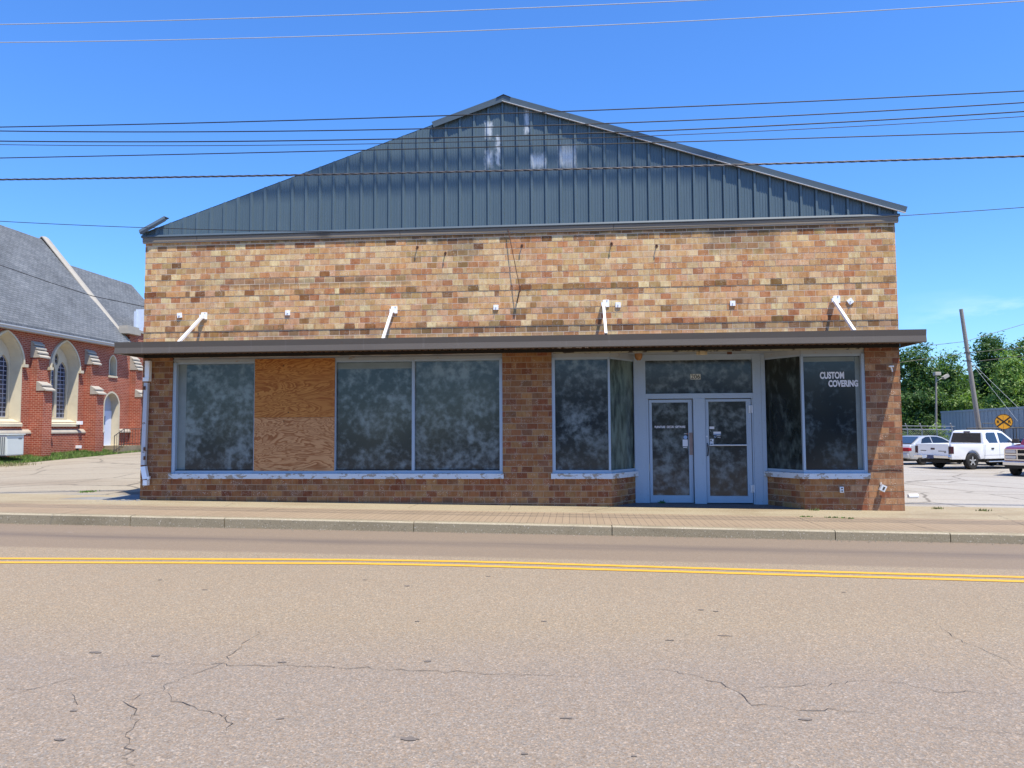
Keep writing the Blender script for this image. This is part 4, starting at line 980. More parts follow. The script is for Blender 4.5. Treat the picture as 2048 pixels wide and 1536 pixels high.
# windows
def scale_arch(loop, c, k, kz, z0): return [(c+(y-c)*k, z0+(z-z0)*kz) for y, z in loop]
for c, loop in ((W1c, wins[0]), (wc, wins[1])):
    b = MB(); inner = arch(c, whw*.88, ZW0+.16, ZWs, ZWa-.2)
    b.loft([[(CX+.03, y, z) for y, z in scale_arch(loop, c, 1.03, 1.0, ZW0)], [(CX+.03, y, z) for y, z in scale_arch(loop, c, .985, .996, ZW0)], [(CX-.50, y, z) for y, z in inner]], 0, True, False)
    b.loft([[(CX-.02, y, z) for y, z in scale_arch(loop, c, 1.03, 1.0, ZW0)], [(CX+.03, y, z) for y, z in scale_arch(loop, c, 1.03, 1.0, ZW0)]], 0, True, False)
    b.prism([(CX-.05, c-whw*1.06, ZW0-.22), (CX+.11, c-whw*1.06, ZW0-.22), (CX+.11, c-whw*1.06, ZW0-.08), (CX-.3, c-whw*1.06, ZW0+.14)], (0, whw*2.12, 0))
    wn_ = Q(b, 'pointed_window', M['stone'])
    b = MB(); hw = whw*.35; l1 = arch(c-whw*.43, hw, ZW0+.24, ZWs-.2, ZWs+.42, 6); l2 = arch(c+whw*.43, hw, ZW0+.22, ZWs-.2, ZWs+.42, 6)
    eye = [(c+.13*cos(a), ZWs+.52+.30*sin(a)) for a in [2*pi*j/10 for j in range(10)]]
    b.holed(inner, [l1, l2, eye], lambda y, z: (CX-.44, y, z))
    for l in (l1, l2, eye): b.loft([[(CX-.44, y, z) for y, z in l], [(CX-.54, y, z) for y, z in l]], 0, True, False)
    Q(b, 'tracery', M['stone'], parent=wn_)
    b = MB(); b.poly([(CX-.53, y, z) for y, z in inner]); Q(b, 'leaded_pane', M['stained'], parent=wn_)
    b = MB(); top = [(y, z) for y, z in loop if z >= ZWs-.001]
    A = [(CX, c+(y-c)*1.04, z+.0) for y, z in top]; B1 = [(CX+.10, c+(y-c)*1.04, z) for y, z in top]; Cc = [(CX+.10, c+(y-c)*1.13, z+.09*(z-ZWs)/(ZWa-ZWs)) for y, z in top]; D = [(CX, c+(y-c)*1.15, z+.11*(z-ZWs)/(ZWa-ZWs)) for y, z in top]
    for a_, b_ in ((A, B1), (B1, Cc), (Cc, D)):
        for k in range(len(top)-1): b.poly([a_[k], a_[k+1], b_[k+1], b_[k]])
    for s in (-1, 1): b.box(CX, CX+.16, c+s*whw*1.02, c+s*whw*1.26, ZWs-.12, ZWs+.02)
    Q(b, 'hood_mould', M['stone'], parent=wn_)
# small lancet
b = MB(); b.loft([[(CX+.02, LC+(y-LC)*1.22, z+(.06 if z > ZLs else 0)) for y, z in lanc], [(CX+.02, y, z) for y, z in lanc], [(CX-.32, LC+(y-LC)*.9, z) for y, z in lanc]], 0, True, False); b.prism([(CX, LC-LHW*1.3, ZL0-.12), (CX+.06, LC-LHW*1.3, ZL0-.12), (CX+.06, LC-LHW*1.3, ZL0-.04), (CX-.2, LC-LHW*1.3, ZL0+.05)], (0, LHW*2.6, 0))
lw = Q(b, 'lancet_window', M['stone']); b = MB(); b.poly([(CX-.30, LC+(y-LC)*.91, z) for y, z in lanc]); Q(b, 'leaded_pane', M['stone_grey'], parent=lw)
# door
b = MB(); b.loft([[(CX+.03, DC+(y-DC)*1.16, z+(.1*(z-ZDs)/(ZDa-ZDs) if z > ZDs else 0)) for y, z in doorl], [(CX+.03, y, z) for y, z in doorl], [(CX-.42, DC+(y-DC)*.92, z) for y, z in doorl]], 0, True, False)
ds = Q(b, 'door_surround', M['stone'])
b = MB(); b.poly([(CX-.40, DC+(y-DC)*.93, z) for y, z in doorl if True]); Q(b, 'door_head', plain('shaded_tympanum', (.42, .45, .52), .7), parent=ds)
b = MB(); b.box(CX-.395, CX-.35, DC-DHW*.90, DC+DHW*.90, ZD0, 2.72); dd = Q(b, 'door', M['church_door'], parent=ds)
b = MB(); b.box(CX-.352, CX-.34, DC-DHW*.38, DC+DHW*.02, 1.95, 2.42); Q(b, 'door_window', M['blue_glass'], parent=ds)
# landing, steps, ramp rail
gz = lambda y: z_left(-24.4, y)+.19
b = MB(); b.box(CX+.13, CX+1.25, DC-.7, DC+.9, .2, .79)
for j in range(3): b.box(CX+.13, CX+1.25, DC-.7-.28*(j+1), DC-.7-.28*j-.001, .2, .79-.13*(j+1))
b.prism([(CX+.13, DC+.9, .2), (CX+.13, DC+.9, .78), (CX+.13, DC+6.5, .2)], (1.15, 0, 0))
tag(b.build('entry_landing', M['kerb'], None, (CX+.7, DC, .3)), 'concrete steps and ramp at the church side door', 'steps')
b = MB(); rx = CX+1.2
def rail(y0, z0, y1, z1, n, mid=True):
    b.tube([(rx, y0, z0+.92), (rx, y1, z1+.92)], .022, 6); b.tube([(rx, y0, z0+.12), (rx, y1, z1+.12)], .016, 6)
    for j in range(n+1): f = j/n; b.tube([(rx, y0+(y1-y0)*f, z0+(z1-z0)*f), (rx, y0+(y1-y0)*f, z0+(z1-z0)*f+.92)], .02 if j in (0, n) else .011, 5)
rail(DC-.65, .79, DC+.9, .79, 6); rail(DC+.91, .79, DC+5.5, .32, 18); rail(DC-1.5, .42, DC-.66, .79, 4)
tag(b.build('iron_railing', M['iron'], None, (rx, DC, .5)), 'dark iron railing along the church side ramp', 'railing')
# pipes and lamps on the wall
for u, v, s in ((158, 846, 1), (156, 894, .8)):
    w = atX(u, v, CX+.2); b = MB(); b.box(CX+.12, CX+.34, w.y-.1*s, w.y+.1*s, w.z-.08*s, w.z+.1*s); b.tube([(CX+.2, w.y, w.z-.05), (CX+.2, w.y, w.z-.3*s)], .04, 6, 1)
    Q(b, 'vent_cap', [M['white'], M['iron']])
# ac unit
w = atS(20, 908, lambda x, y: .36); ax = CX+.35; ay1 = atX(48, 890, CX+1.2).y
AC = thing('air_conditioner', 'pale green outdoor air conditioner cabinet against the church wall', 'air conditioner', (CX+.8, ay1-.6, .33))
AO = (CX+.8, ay1-.6, .33)
za, zb = atX(30, 912, CX+1.2).z+.02, atX(30, 869, CX+1.2).z
b = MB(); b.box(CX+.25, CX+1.2, ay1-1.0, ay1, za, zb); b.build('cabinet', M['ac'], AC, AO, bevel=.05)
b = MB()
for k in range(9): b.box(CX+.3+.095*k, CX+.345+.095*k, ay1-1.012, ay1-.995, za+.08, zb-.1)
b.build('louvre', M['ac_grille'], AC, AO)
b = MB(); b.box(CX+.2, CX+1.25, ay1-1.03, ay1+.03, zb-.02, zb+.025); b.build('top_cover', M['ac'], AC, AO, bevel=.02)
b = MB(); b.box(CX+1.2, CX+1.208, ay1-.34, ay1-.14, zb-.2, zb-.15); b.build('badge', M['ac_grille'], AC, AO)
# lawn strip
def grass(name, area, n, hmin, hmax, fn, cols, seed=1):
    random.seed(seed); b = MB()
    for _ in range(n):
        x, y = area(); z = fn(x, y); h = random.uniform(hmin, hmax); a = random.uniform(0, pi); w = random.uniform(.008, .02)
        dx, dy = cos(a)*w, sin(a)*w; lx, ly = random.gauss(0, h*.4), random.gauss(0, h*.4)
        c = random.choice(cols); k = random.uniform(.7, 1.2); b.col = tuple(v*k for v in c)
        b.poly([(x-dx, y-dy, z-.01), (x+dx, y+dy, z-.01), (x+lx, y+ly, z+h)])
    return b.build(name, M['grass'], recalc=False)
GC = [(.10, .19, .035), (.13, .23, .045), (.08, .15, .03), (.20, .22, .08)]
def z_lawn(x, y): return z_left(-24.4, y)+.02+.2*cl((-24.4-x)/1.2, 0, 1)
sheet('lawn_soil', [-25.62,-25.2,-24.8,-24.4,-24.2], rng(4, 33, 20), lambda x, y: z_lawn(x, y)-.005, M['soil'])
tag(grass('grass_strip', lambda: (random.uniform(-25.55, -24.3+.15*sin(random.random()*9)), random.uniform(10, 31)), 26000, .05, .16, z_lawn, GC), 'green grass strip along the church wall', 'grass', kind='stuff')
def tuft(u, v, n, r, h, fn, label, dry=False):
    p = atS(u, v, fn); return tag(grass('weed_tuft', lambda: (p.x+random.gauss(0, r), p.y+random.gauss(0, r)), n, h*.5, h, fn, GC[:3] if not dry else [(.26, .23, .12), (.2, .2, .09)], int(u+v)), label, 'weed', kind='stuff')
tuft(45, 925, 260, .28, .22, z_left, 'green weed tuft at the lot edge by the air conditioner'); tuft(122, 914, 260, .22, .25, z_left, 'green weed tuft sprouting in the lot below the middle buttress')
tuft(14, 932, 300, .45, .18, z_left, 'dry tan weed patch at the left edge of the lot', True); tuft(175, 984, 140, .1, .05, z_left, 'low green weeds in the pavement near the shop corner')
tuft(1324, 1000, 60, .03, .1, lambda x, y: z_walk(x, 0)+.006, 'small weed growing at the foot of the left door') if False else None
p = atY(1324, 1001, DY-.1)
random.seed(3); b = MB()
for k in range(9):
    a = random.uniform(-1.2, 1.2); h = random.uniform(.06, .13); b.col = (.05, .10, .03); d = Vector((sin(a)*h, -.02, cos(a)*h*.8)); s = Vector((cos(a), 0, -sin(a)))*.014
    q = Vector((p.x, DY-.1, z_walk(p.x, 0)+.006)); b.poly([q, q+d*.5+s, q+d, q+d*.5-s])
tag(b.build('door_weed', M['grass'], recalc=False, weld=True, org=(p.x, DY-.1, .05)), 'small weed growing at the foot of the left shop door', 'weed')
for u, v, L, lab in ((112, 905, .9, 'longer white pipe scrap lying in the grass by the church'), (172, 905, .35, 'short white scrap lying in the grass by the church')):
    p = atS(u, v, z_lawn); b = MB(); b.tube([(p.x, p.y-L/2, p.z+.06), (p.x+.05, p.y, p.z+.08), (p.x-.05, p.y+L/2, p.z+.05)], .045, 8); tag(b.build('white_scrap', M['white'], org=p), lab, 'scrap')
p = atS(1826, 996, z_right); b = MB(); b.lathe((p.x, p.y, p.z+.05), (1, .15, 0), [(-.12, .05), (.12, .05), (.12, .042), (-.12, .042)], 14, 0, True); tag(b.build('pipe_piece', M['white'], org=p), 'short piece of white pipe lying by the right corner of the shop', 'pipe')
k = 0
for u, v in ((1605,1034),(1617,1034),(1658,1035.5),(1669,1035.5),(1685,1036.5),(1702,1037.5)):
    p = atS(u, v, z_walk); tag(grass('joint_weed', lambda: (p.x+random.gauss(0, .035), p.y+random.gauss(0, .012)), 26, .012, .035, z_walk, GC[:3], u), 'tiny green weeds in the joint of the sidewalk', 'weed', kind='stuff')
for u, v, fn in ((1876,1018,z_walk),(1965,1022,z_walk),(1628,1021,z_walk),(1212,1013,z_walk)):
    p = atS(u, v, fn); tag(grass('joint_weed', lambda: (p.x+random.gauss(0, .06), p.y+random.gauss(0, .02)), 40, .02, .06, fn, [(.14, .19, .06), (.24, .22, .10)], u), 'short dry weeds at the edge of the sidewalk', 'weed', kind='stuff')
random.seed(21); b = MB()
for k in range(420):
    x = random.uniform(-11, 8); y = -3.14-abs(random.gauss(0, .10)); z = z_road(x, y)+.001; q = random.uniform(.004, .013); a = random.uniform(0, 6)
    pts = [Vector((x+cos(a+j*1.5708)*q*random.uniform(.7, 1.2), y+sin(a+j*1.5708)*q, z)) for j in range(4)]; b.loft([pts, [p+Vector((0, 0, q*.8)) for p in pts]])
tag(b.build('gutter_grit', M['kerb_edge']), 'loose pale grit lying along the gutter', 'grit', kind='stuff')
# rubble at the shop corner
random.seed(5)
b = MB()
for k in range(26):
    u = random.uniform(190, 278); p = atS(u, 1004+random.gauss(0, 1.5)-(u-190)*.03, z_left); s = random.uniform(.02, .07)
    q = [Vector((random.uniform(.6, 1)*cos(a)*s, random.uniform(.6, 1)*sin(a)*s, 0)) for a in [2*pi*j/6 for j in range(6)]]
    b.loft([[p+x for x in q], [p+x*.75+Vector((0, 0, s*.45)) for x in q]])
tag(b.build('pavement_rubble', M['asphalt_patch'], org=atS(240, 1003, z_left)), 'broken grey pavement chunks at the left corner of the shop', 'rubble', kind='stuff')

# ------------------------------------------------------------------ overhead wires
def wire(pts, y, r, mat, label, name='power_line', twist=False, group='overhead wires crossing the street front'):
    P3 = [atY(u, v, y) for u, v in pts]
    # least squares parabola z(x)
    n = len(P3); S = [sum(p.x**k for p in P3) for k in range(5)]; T = [sum(p.z*p.x**k for p in P3) for k in range(3)]
    A = Matrix(((S[0], S[1], S[2]), (S[1], S[2], S[3]), (S[2], S[3], S[4]))); a, bb, c = A.inverted() @ Vector(T)
    b = MB(); xs = rng(-22, 20, 84) if not twist else rng(-20, 18, 520)
    f = lambda x: Vector((x, y, a+bb*x+c*x*x))
    if twist:
        for k in range(3): b.tube([f(x)+Vector((0, cos(x*13+2.094*k), sin(x*13+2.094*k)))*r*.8 for x in xs], r*.68, 5)
    else: b.tube([f(x) for x in xs], r*.78, 6)
    return tag(b.build(name, M[mat], org=f(0), smooth=True), label, 'cable', group)
wire([(0,49),(700,29.5),(1348,3)], -5.6, .0075, 'alu_wire', 'topmost silver wire crossing the blue sky')
wire([(0,85),(700,70),(1348,44),(2048,2)], -5.2, .0075, 'alu_wire', 'second silver wire from the top, pale against the sky')
wire([(0,254),(525,243),(700,237),(1348,214),(2048,182)], -4.0, .011, 'cable', 'uppermost of the five black wires over the gable')
wire([(0,262),(300,264),(700,260),(1348,242),(2048,205)], -4.0, .011, 'cable', 'second black wire down over the gable')
wire([(0,282),(300,284),(700,279.5),(1348,260),(2048,223)], -3.8, .012, 'cable', 'third black wire down over the gable')
wire([(0,289),(300,292),(700,288),(1348,270),(2048,233)], -3.8, .007, 'cable', 'thinnest black wire, just under the third black wire')
wire([(0,316),(700,301),(1348,284),(2048,263)], -3.6, .0105, 'cable', 'lowest of the five black wires over the gable')
wire([(0,359),(700,349),(1348,332),(2048,313)], -3.4, .0125, 'steel_wire', 'thick twisted black cable sagging across the gable', twist=True)
wire([(0,442),(285,456),(700,463),(1803,431),(2048,415)], -3.0, .0075, 'cable', 'lone thin wire running along the bottom of the gable')
# conductors higher on the same poles; unseen, thickened to strengthen their shadows on the gable
for dy, zsh, lab in ((-3.4, 365, 'lower'), (-3.5, 322, 'upper')):
    w = atY(1100, zsh, -.03); k = (-dy)/(-SUN.y/SUN.z) if False else (-dy)*SUN.z/(-SUN.y)
    b = MB(); b.tube([(x, dy, w.z+k+.012*(x-0)) for x in rng(-30, 30, 30)], .042, 6)
    tag(b.build('primary_conductor', M['cable'], org=(0, dy, w.z+k)), 'thickened conductor high above the street, %s of the pair shading the gable' % lab, 'cable', 'overhead wires crossing the street front')
# service drop in front of the church
b = MB(); pts = [atY(u, v, 8.0) for u, v in ((-700, 260), (-320, 410), (-120, 486), (0, 530), (100, 565), (185, 592), (287, 613), (330, 620))]
pts.append(Vector((XL-.02, 8.0, pts[-1].z-.02))); b.tube(pts, .013, 5)
tag(b.build('service_drop', M['cable'], org=pts[1], smooth=True), 'thin service wire sloping down across the church roof', 'cable')

# ------------------------------------------------------------------ right side: poles, fence, trailer, sign
def depth(u, v, d): return EYE+ray(u, v)*(d/FPX)
pt = depth(1922, 618, 40); pb_ = depth(1958, 858, 40); dirp = (pb_-pt)
pb2 = pt+dirp*((pt.z+.75)/(pt.z-pb_.z))
UP = thing('utility_pole', 'tall leaning grey wooden utility pole behind the white pickup', 'utility pole', pb2)
b = MB(); b.tube([pb2, pt], [.135, .092], 12); b.build('pole', M['pole'], UP, pb2, smooth=False, angle=40)
for v, s in ((722, 1), (706, .6)):
    f = (v-618)/(858-618); c = pt.lerp(pb_, f); b = MB(); b.disc(c, (0, 0, 1), .14, .04, 12); b.box(c.x-.33*s, c.x-.1, c.y-.1, c.y-.04, c.z-.03, c.z+.03); b.build('pole_band', M['iron'], UP, pb2)
b = MB(); g = pt.lerp(pb_, .42)
for u, v in ((2048, 858), (2072, 850)): b.tube([g, depth(u, v, 37)], .007, 4)
b.build('guy_wire', M['alu_wire'], UP, pb2)
for pts, lab in (([(1850,692),(1930,683),(2048,648)], 'upper wire passing behind the leaning pole'), ([(1800,725),(1936,706),(2048,694)], 'lower wire fixed to the leaning pole'), ([(1958,722),(2048,712)], 'short dark wire leaving the leaning pole rightward')):
    q = [depth(u, v, 40.5) for u, v in pts]; b = MB(); b.tube(q, .014, 5); tag(b.build('span_wire', M['cable'], org=q[0]), lab, 'cable')
lp = depth(1870, 858, 52); lt = depth(1872.5, 752, 52)
LP = thing('area_light_pole', 'slim grey light pole with two lamp heads in front of the trees', 'light pole', (lp.x, lp.y, -.7)); LO_ = (lp.x, lp.y, -.7)
b = MB(); b.tube([(lp.x, lp.y, -.7), (lt.x, lt.y, lt.z+.2)], [.09, .055], 10); b.build('pole', M['pole'], LP, LO_)
b = MB(); b.box(lt.x-.15, lt.x+.25, lt.y-.2, lt.y+.2, lt.z+.02, lt.z+.28); b.build('lamp_head', M['stone_grey'], LP, LO_, bevel=.04)
b = MB(); b.tube([(lt.x, lt.y, lt.z-.35), (lt.x+.5, lt.y, lt.z-.1)], .03, 5); b.obox((lt.x+.62, lt.y, lt.z-.05), Vector((.17, 0, .1)), Vector((0, .15, 0)), Vector((-.05, 0, .09))); b.build('lamp_head', M['stone_grey'], LP, LO_)
# chain link fence
fa, fb = depth(1760, 857, 47), depth(1905, 857, 43)
FT = thing('chain_link_fence', 'chain link fence with outward barbed wire arms beside the bushes', 'fence', (fa.x, fa.y, -.6)); FO = (fa.x, fa.y, -.6)
FZ0 = -.55; FZ1 = fa.z-.02
b = MB(); b.tube([(fa.x, fa.y, FZ1), (fb.x, fb.y, FZ1-.06)], .03, 6); b.tube([(fa.x, fa.y-.25, FZ1+.2), (fb.x, fb.y-.25, FZ1+.14)], .02, 5); b.build('top_rail', M['link'], FT, FO)
for k in range(6):
    q = fa.lerp(fb, k/5); b = MB(); b.tube([(q.x, q.y, FZ0), (q.x, q.y, FZ1), (q.x-.22, q.y-.25, FZ1+.32)], .03, 6); b.build('post', M['link'], FT, FO)
b = MB(); L = (fb-fa).length; t = (fb-fa)/L; H = FZ1-FZ0; st = .14
for s in range(int((L+H)/st)):
    for sg in (1, -1):
        a0 = s*st-H if sg > 0 else s*st; a1 = a0+H if sg > 0 else a0-H
        c0_, c1_ = cl(a0, 0, L), cl(a1, 0, L)
        if abs(c0_-c1_) < .01: continue
        f0, f1 = (c0_-a0)/(a1-a0), (c1_-a0)/(a1-a0)
        p, q = fa+t*c0_, fa+t*c1_; b.tube([(p.x, p.y, FZ0+H*f0), (q.x, q.y, FZ0+H*f1)], .005, 3, caps=False)
b.build('wire_mesh', M['link'], FT, FO)
# grey box trailer
ta, tb = depth(1882, 823, 50), depth(2130, 806, 33)
TO = Vector((ta.x, ta.y, -.7)); TR = thing('box_trailer', 'long grey blue box trailer parked beyond the white pickup', 'trailer', TO)
t = Vector((tb.x-ta.x, tb.y-ta.y, 0)); Lt = t.length; t.normalize(); n = Vector((-t.y, t.x, 0))
zt_, zb_ = ta.z, .35
b = MB(); b.prism([Vector((ta.x, ta.y, zb_)), Vector((ta.x, ta.y, 0))+t*16+Vector((0,0,zb_)), Vector((ta.x, ta.y, 0))+t*16+n*2.5+Vector((0,0,zb_)), Vector((ta.x, ta.y, zb_))+n*2.5], (0, 0, zt_-zb_)); b.build('box_body', M['trailer'], TR, TO)
b = MB()
for k in range(27): c = Vector((ta.x, ta.y, (zt_+zb_)/2))+t*(.02+k*.598)-n*.012; b.obox(c, t*.012, n*.004, Vector((0, 0, (zt_-zb_)/2-.08)))
for z in (zt_-.05, zb_+.05): b.obox(Vector((ta.x, ta.y, z))+t*8-n*.02, t*8.01, n*.02, Vector((0, 0, .06)))
b.build('side_rib', plain('trailer_rib', (.24, .275, .315), .5), TR, TO)
b = MB(); c = Vector((ta.x, ta.y, 1.15))+t*1.35-n*.028; b.obox(c, t*.42, n*.004, Vector((0, 0, .42))); b.build('faded_panel', plain('faded_panel_paint', (.26, .33, .42), .6, var=.2, scale=3), TR, TO)
for k in (2.0, 3.2, 13.2, 14.4):
    c = Vector((ta.x, ta.y, -.15))+t*k+n*.3; b = MB(); b.lathe(c, n, [(-.14, .25), (-.14, .48), (-.08, .52), (.08, .52), (.14, .48), (.14, .25)], 20); b.build('wheel', M['tyre'], TR, TO)
b = MB(); b.obox(Vector((ta.x, ta.y, .2))+t*8+n*1.2, t*7.9, n*.4, Vector((0, 0, .15))); b.build('chassis', M['iron'], TR, TO)
# rail crossing sign
sc_ = depth(2007.5, 843.5, 35.3); SG = thing('railroad_sign', 'round yellow railroad crossing sign with black X and two letter R', 'sign', (sc_.x, sc_.y, -.6)); GO = (sc_.x, sc_.y, -.6)
b = MB(); b.tube([(sc_.x, sc_.y+.03, -.6), (sc_.x, sc_.y+.03, sc_.z+.3)], .035, 8); b.build('post', M['iron'], SG, GO)
R_ = 15.4*35.3/FPX; dn = (EYE-sc_); dn.z = 0; dn.normalize(); sx = Vector((-dn.y, dn.x, 0))
b = MB(); b.disc(sc_, dn, R_, .012, 36); b.build('sign_disc', M['sign_yellow'], SG, GO)
b = MB(); f = sc_+dn*.009; b.lathe(f, dn, [(0, R_*.99), (.002, R_*.99), (.002, R_*.93), (0, R_*.93)], 36, 0, True)
for s in (1, -1): dd_ = (sx*.77+Vector((0, 0, .64*s))).normalized(); b.obox(f, dd_*R_*.93, dd_.cross(dn)*R_*.085, dn*.002)
b.build('sign_cross', M['sign_black'], SG, GO)
ang = math.atan2(sx.y, sx.x)
for s in (-1, 1):
    o = text('R', R_*.52, 'sign_black', f+sx*(s*R_*.62)-Vector((0, 0, R_*.18))+dn*.002, SG, 'letter_r', align='CENTER', rot=(pi/2, 0, ang), org=GO, bold=.006)
# black utility trailer with salvage
ua = depth(1960, 857, 36.3); U0 = Vector((ua.x, ua.y, -.45)); UT = thing('utility_trailer', 'black open utility trailer with mesh rails behind the maroon truck', 'trailer', U0, radians(-8))
b = MB(); zr = ua.z+.45
for y in (0, 1.7):
    b.tube([(0, y, zr), (4.2, y, zr+.05)], .03, 6); b.tube([(0, y, .55), (4.2, y, .55)], .045, 6); b.tube([(0, y, .95), (4.2, y, .98)], .02, 6)
    for k in range(9): b.tube([(k*.525, y, .5), (k*.525, y, zr)], .022, 5)
b.tube([(.12, 0, zr), (.12, 0, zr+.25), (1.35, 0, zr+.25), (1.35, 0, zr)], .018, 5); b.box(0, 4.2, 0, 1.7, .46, .54)
b.build('railed_bed', M['iron'], UT)
for x in (1.7, 2.55):
    for y in (-.15, 1.85): b = MB(); b.lathe((x, y, .34), (0, 1, 0), [(-.1, .18), (-.1, .31), (-.06, .34), (.06, .34), (.1, .31), (.1, .18)], 20); b.build('wheel', M['tyre'], UT)
TQ = UT.matrix_world
def onbed(x, y, z): return Vector((U0.x+x*cos(radians(-8))-y*sin(radians(-8)), U0.y+x*sin(radians(-8))+y*cos(radians(-8)), U0.z+z))
for k, (x, y, z, r, ax_, lab) in enumerate(((1.35, .5, .9, .33, (.3, 1, .2), 'worn tyre standing in the black trailer nearest the pickup cab'), (2.25, .6, .95, .36, (.2, 1, -.1), 'worn tyre leaning in the middle of the black trailer'), (3.1, .55, 1.0, .36, (.9, .6, .6), 'tilted tyre at the far end of the black trailer'))):
    c = onbed(x, y, z); b = MB(); b.lathe(c, ax_, [(-.1, r*.55), (-.11, r*.9), (-.06, r), (.06, r), (.11, r*.9), (.1, r*.55)], 22); tag(b.build('loose_tyre', M['tyre'], org=c), lab, 'tyre', 'tyres in the black trailer')
c = onbed(2.0, .9, 1.15); b = MB(); b.obox(c, Vector((.35, .05, .1)), Vector((0, .25, 0)), Vector((-.05, 0, .16))); b.obox(c+Vector((.5, 0, .12)), Vector((.2, 0, -.06)), Vector((0, .2, 0)), Vector((.03, 0, .12)), 1); b.disc(c+Vector((.1, -.2, .1)), (0, 1, 0), .14, .3, 12, 1)
tag(b.build('scrap_engine', [M['iron'], M['rim']], org=c, bevel=.02), 'dark salvaged engine block lying in the black trailer', 'engine')

# ------------------------------------------------------------------ vehicles (local x forward, y left, z up)
def wheel(root, x, y, r, w, out, rim='rim', spokes=5, rr=.60):
    b = MB(); b.lathe((x, y, r), (0, 1, 0), [(-w/2, r*rr), (-w/2, r*.88), (-w*.36, r*.985), (-w*.2, r), (w*.2, r), (w*.36, r*.985), (w/2, r*.88), (w/2, r*rr)], 28, 0, False, False)
    wh = b.build('wheel', M['tyre'], root, angle=40)
    b = MB(); s = out; yo = y+s*w*.42
    b.lathe((x, y, r), (0, s, 0), [(w*.47, r*rr*1.03), (w*.47, r*rr*.92), (w*.2, r*rr*.86), (w*.16, r*rr*.3), (w*.40, r*.13), (w*.44, .001)], 28, 1, False, False)
    for k in range(spokes):
        a = 2*pi*k/spokes+.3; d = Vector((cos(a), 0, sin(a))); q = Vector((-sin(a), 0, cos(a)))
        b.obox(Vector((x, y+s*w*.38, r))+d*r*rr*.5, d*r*rr*.45, q*r*.085, Vector((0, .018, 0)), 0)
    b.build('rim', [M[rim], M['iron']], wh)
    return wh
def arch_prof(front, wheels, zlo, r):
    """lower edge from front to rear with wheel arches"""
    out = []
    for cx in sorted(wheels, reverse=True):
        for k in range(11):
            a = pi*k/10; out.append((cx+r*cos(a), max(zlo, zlo-.06+r*sin(a)*1.0)))
    return out
def side_body(top, bottom, W, b, inset=None):
    pts = top+bottom
    b.prism([(x, -W/2, z) for x, z in pts], (0, W, 0))
def ngon_win(b, pts, y, th): b.prism([(x, y, z) for x, z in pts], (0, th, 0))

# white crew cab pickup
rw = depth(1942, 940.5, 32.3); hd = radians(25)    # heading: x axis rotated from world +X
PR, PX = .365, 1.28
zg = z_right(rw.x, rw.y)
PT = thing('pickup_truck', 'white crew cab pickup seen from its tailgate side, parked right of the shop', 'pickup', (0,0,0), hd)
lw_ = Vector((PX, -.78, 0)); rot = Matrix.Rotation(hd, 3, 'Z'); PT.location = Vector((rw.x, rw.y, zg))-rot @ lw_
b = MB(); Wd = 1.80; wh_ = (PX, 4.62); r_ = .46
low = arch_prof(5.4, wh_, .44, r_)
# cab + front end lower body
top = [(1.98, .44), (1.98, 1.12), (4.02, 1.13), (4.3, 1.10), (5.15, 1.03), (5.36, .95), (5.40, .62), (5.38, .44)]
side_body(top, [p for p in low if p[0] > 3], Wd, b)
bd = b.build('body', M['car_white'], PT, bevel=.045, seg=3, angle=35)
# bed
b = MB()
side = [(.03, .46), (.03, 1.12), (1.96, 1.12), (1.96, .46)]+[p for p in low if p[0] < 3]
b.prism([(x, -.90, z) for x, z in side], (0, .12, 0)); b.prism([(x, .78, z) for x, z in side], (0, .12, 0)); b.box(.09, 1.96, -.775, .775, .62, .68); b.box(1.90, 1.96, -.775, .775, .68, 1.115)
b.build('cargo_bed', M['car_white'], PT, bevel=.025, seg=2, angle=35)
b = MB(); b.box(.0, .085, -.765, .765, .52, 1.125); tg = b.build('tailgate', M['car_white'], PT, bevel=.02)
b = MB(); b.box(-.012, .01, -.10, .10, .86, .94); b.build('handle', M['tail_dark'], tg, bevel=.02)
b = MB(); b.box(-.006, .002, .33, .62, .80, .83); b.box(-.006, .002, -.66, -.28, .79, .82); b.box(-.006, .002, -.66, -.56, .735, .765); b.build('badge_strip', M['iron'], tg)
# cab greenhouse: lower ring to roof ring
def cabin(b, lo, hi, zl, zh, wl, wh2):
    A = [(lo[0], -wl, zl), (lo[1], -wl, zl), (lo[1], wl, zl), (lo[0], wl, zl)]; B = [(hi[0], -wh2, zh), (hi[1], -wh2, zh), (hi[1], wh2, zh), (hi[0], wh2, zh)]
    return A, B
b = MB()
prof_ = [(2.0, 1.11), (2.12, 1.62), (2.22, 1.695), (2.7, 1.72), (3.1, 1.70), (3.32, 1.65), (4.05, 1.12)]
L_, R2 = [], []
def hwid(z): return .885-(z-1.11)*.26
b.loft([[(x, -hwid(z), z) for x, z in prof_], [(x, hwid(z), z) for x, z in prof_]])
b.build('cab_roof', M['car_white'], PT, bevel=.05, seg=3, angle=40)
def side_glass(pts, s, mat='car_glass_blue', name='side_window', parent=PT, hw=hwid, lift=.006):
    b = MB(); A = [(x, s*(hw(z)+lift), z) for x, z in pts]; B = [(x, s*(hw(z)-.02), z) for x, z in pts]
    b.loft([A, B]); return b.build(name, M[mat], parent)
for s in (-1, 1):
    side_glass([(2.33, 1.15), (2.86, 1.15), (2.82, 1.6), (2.34, 1.6), (2.25, 1.55), (2.2, 1.35)], s); side_glass([(2.98, 1.15), (3.78, 1.15), (3.64, 1.28), (3.28, 1.56), (2.98, 1.6)], s)
b = MB(); b.poly([(1.985+.03, -.74, 1.15), (1.985+.03, .74, 1.15), (2.10, .66, 1.58), (2.10, -.66, 1.58)]); 
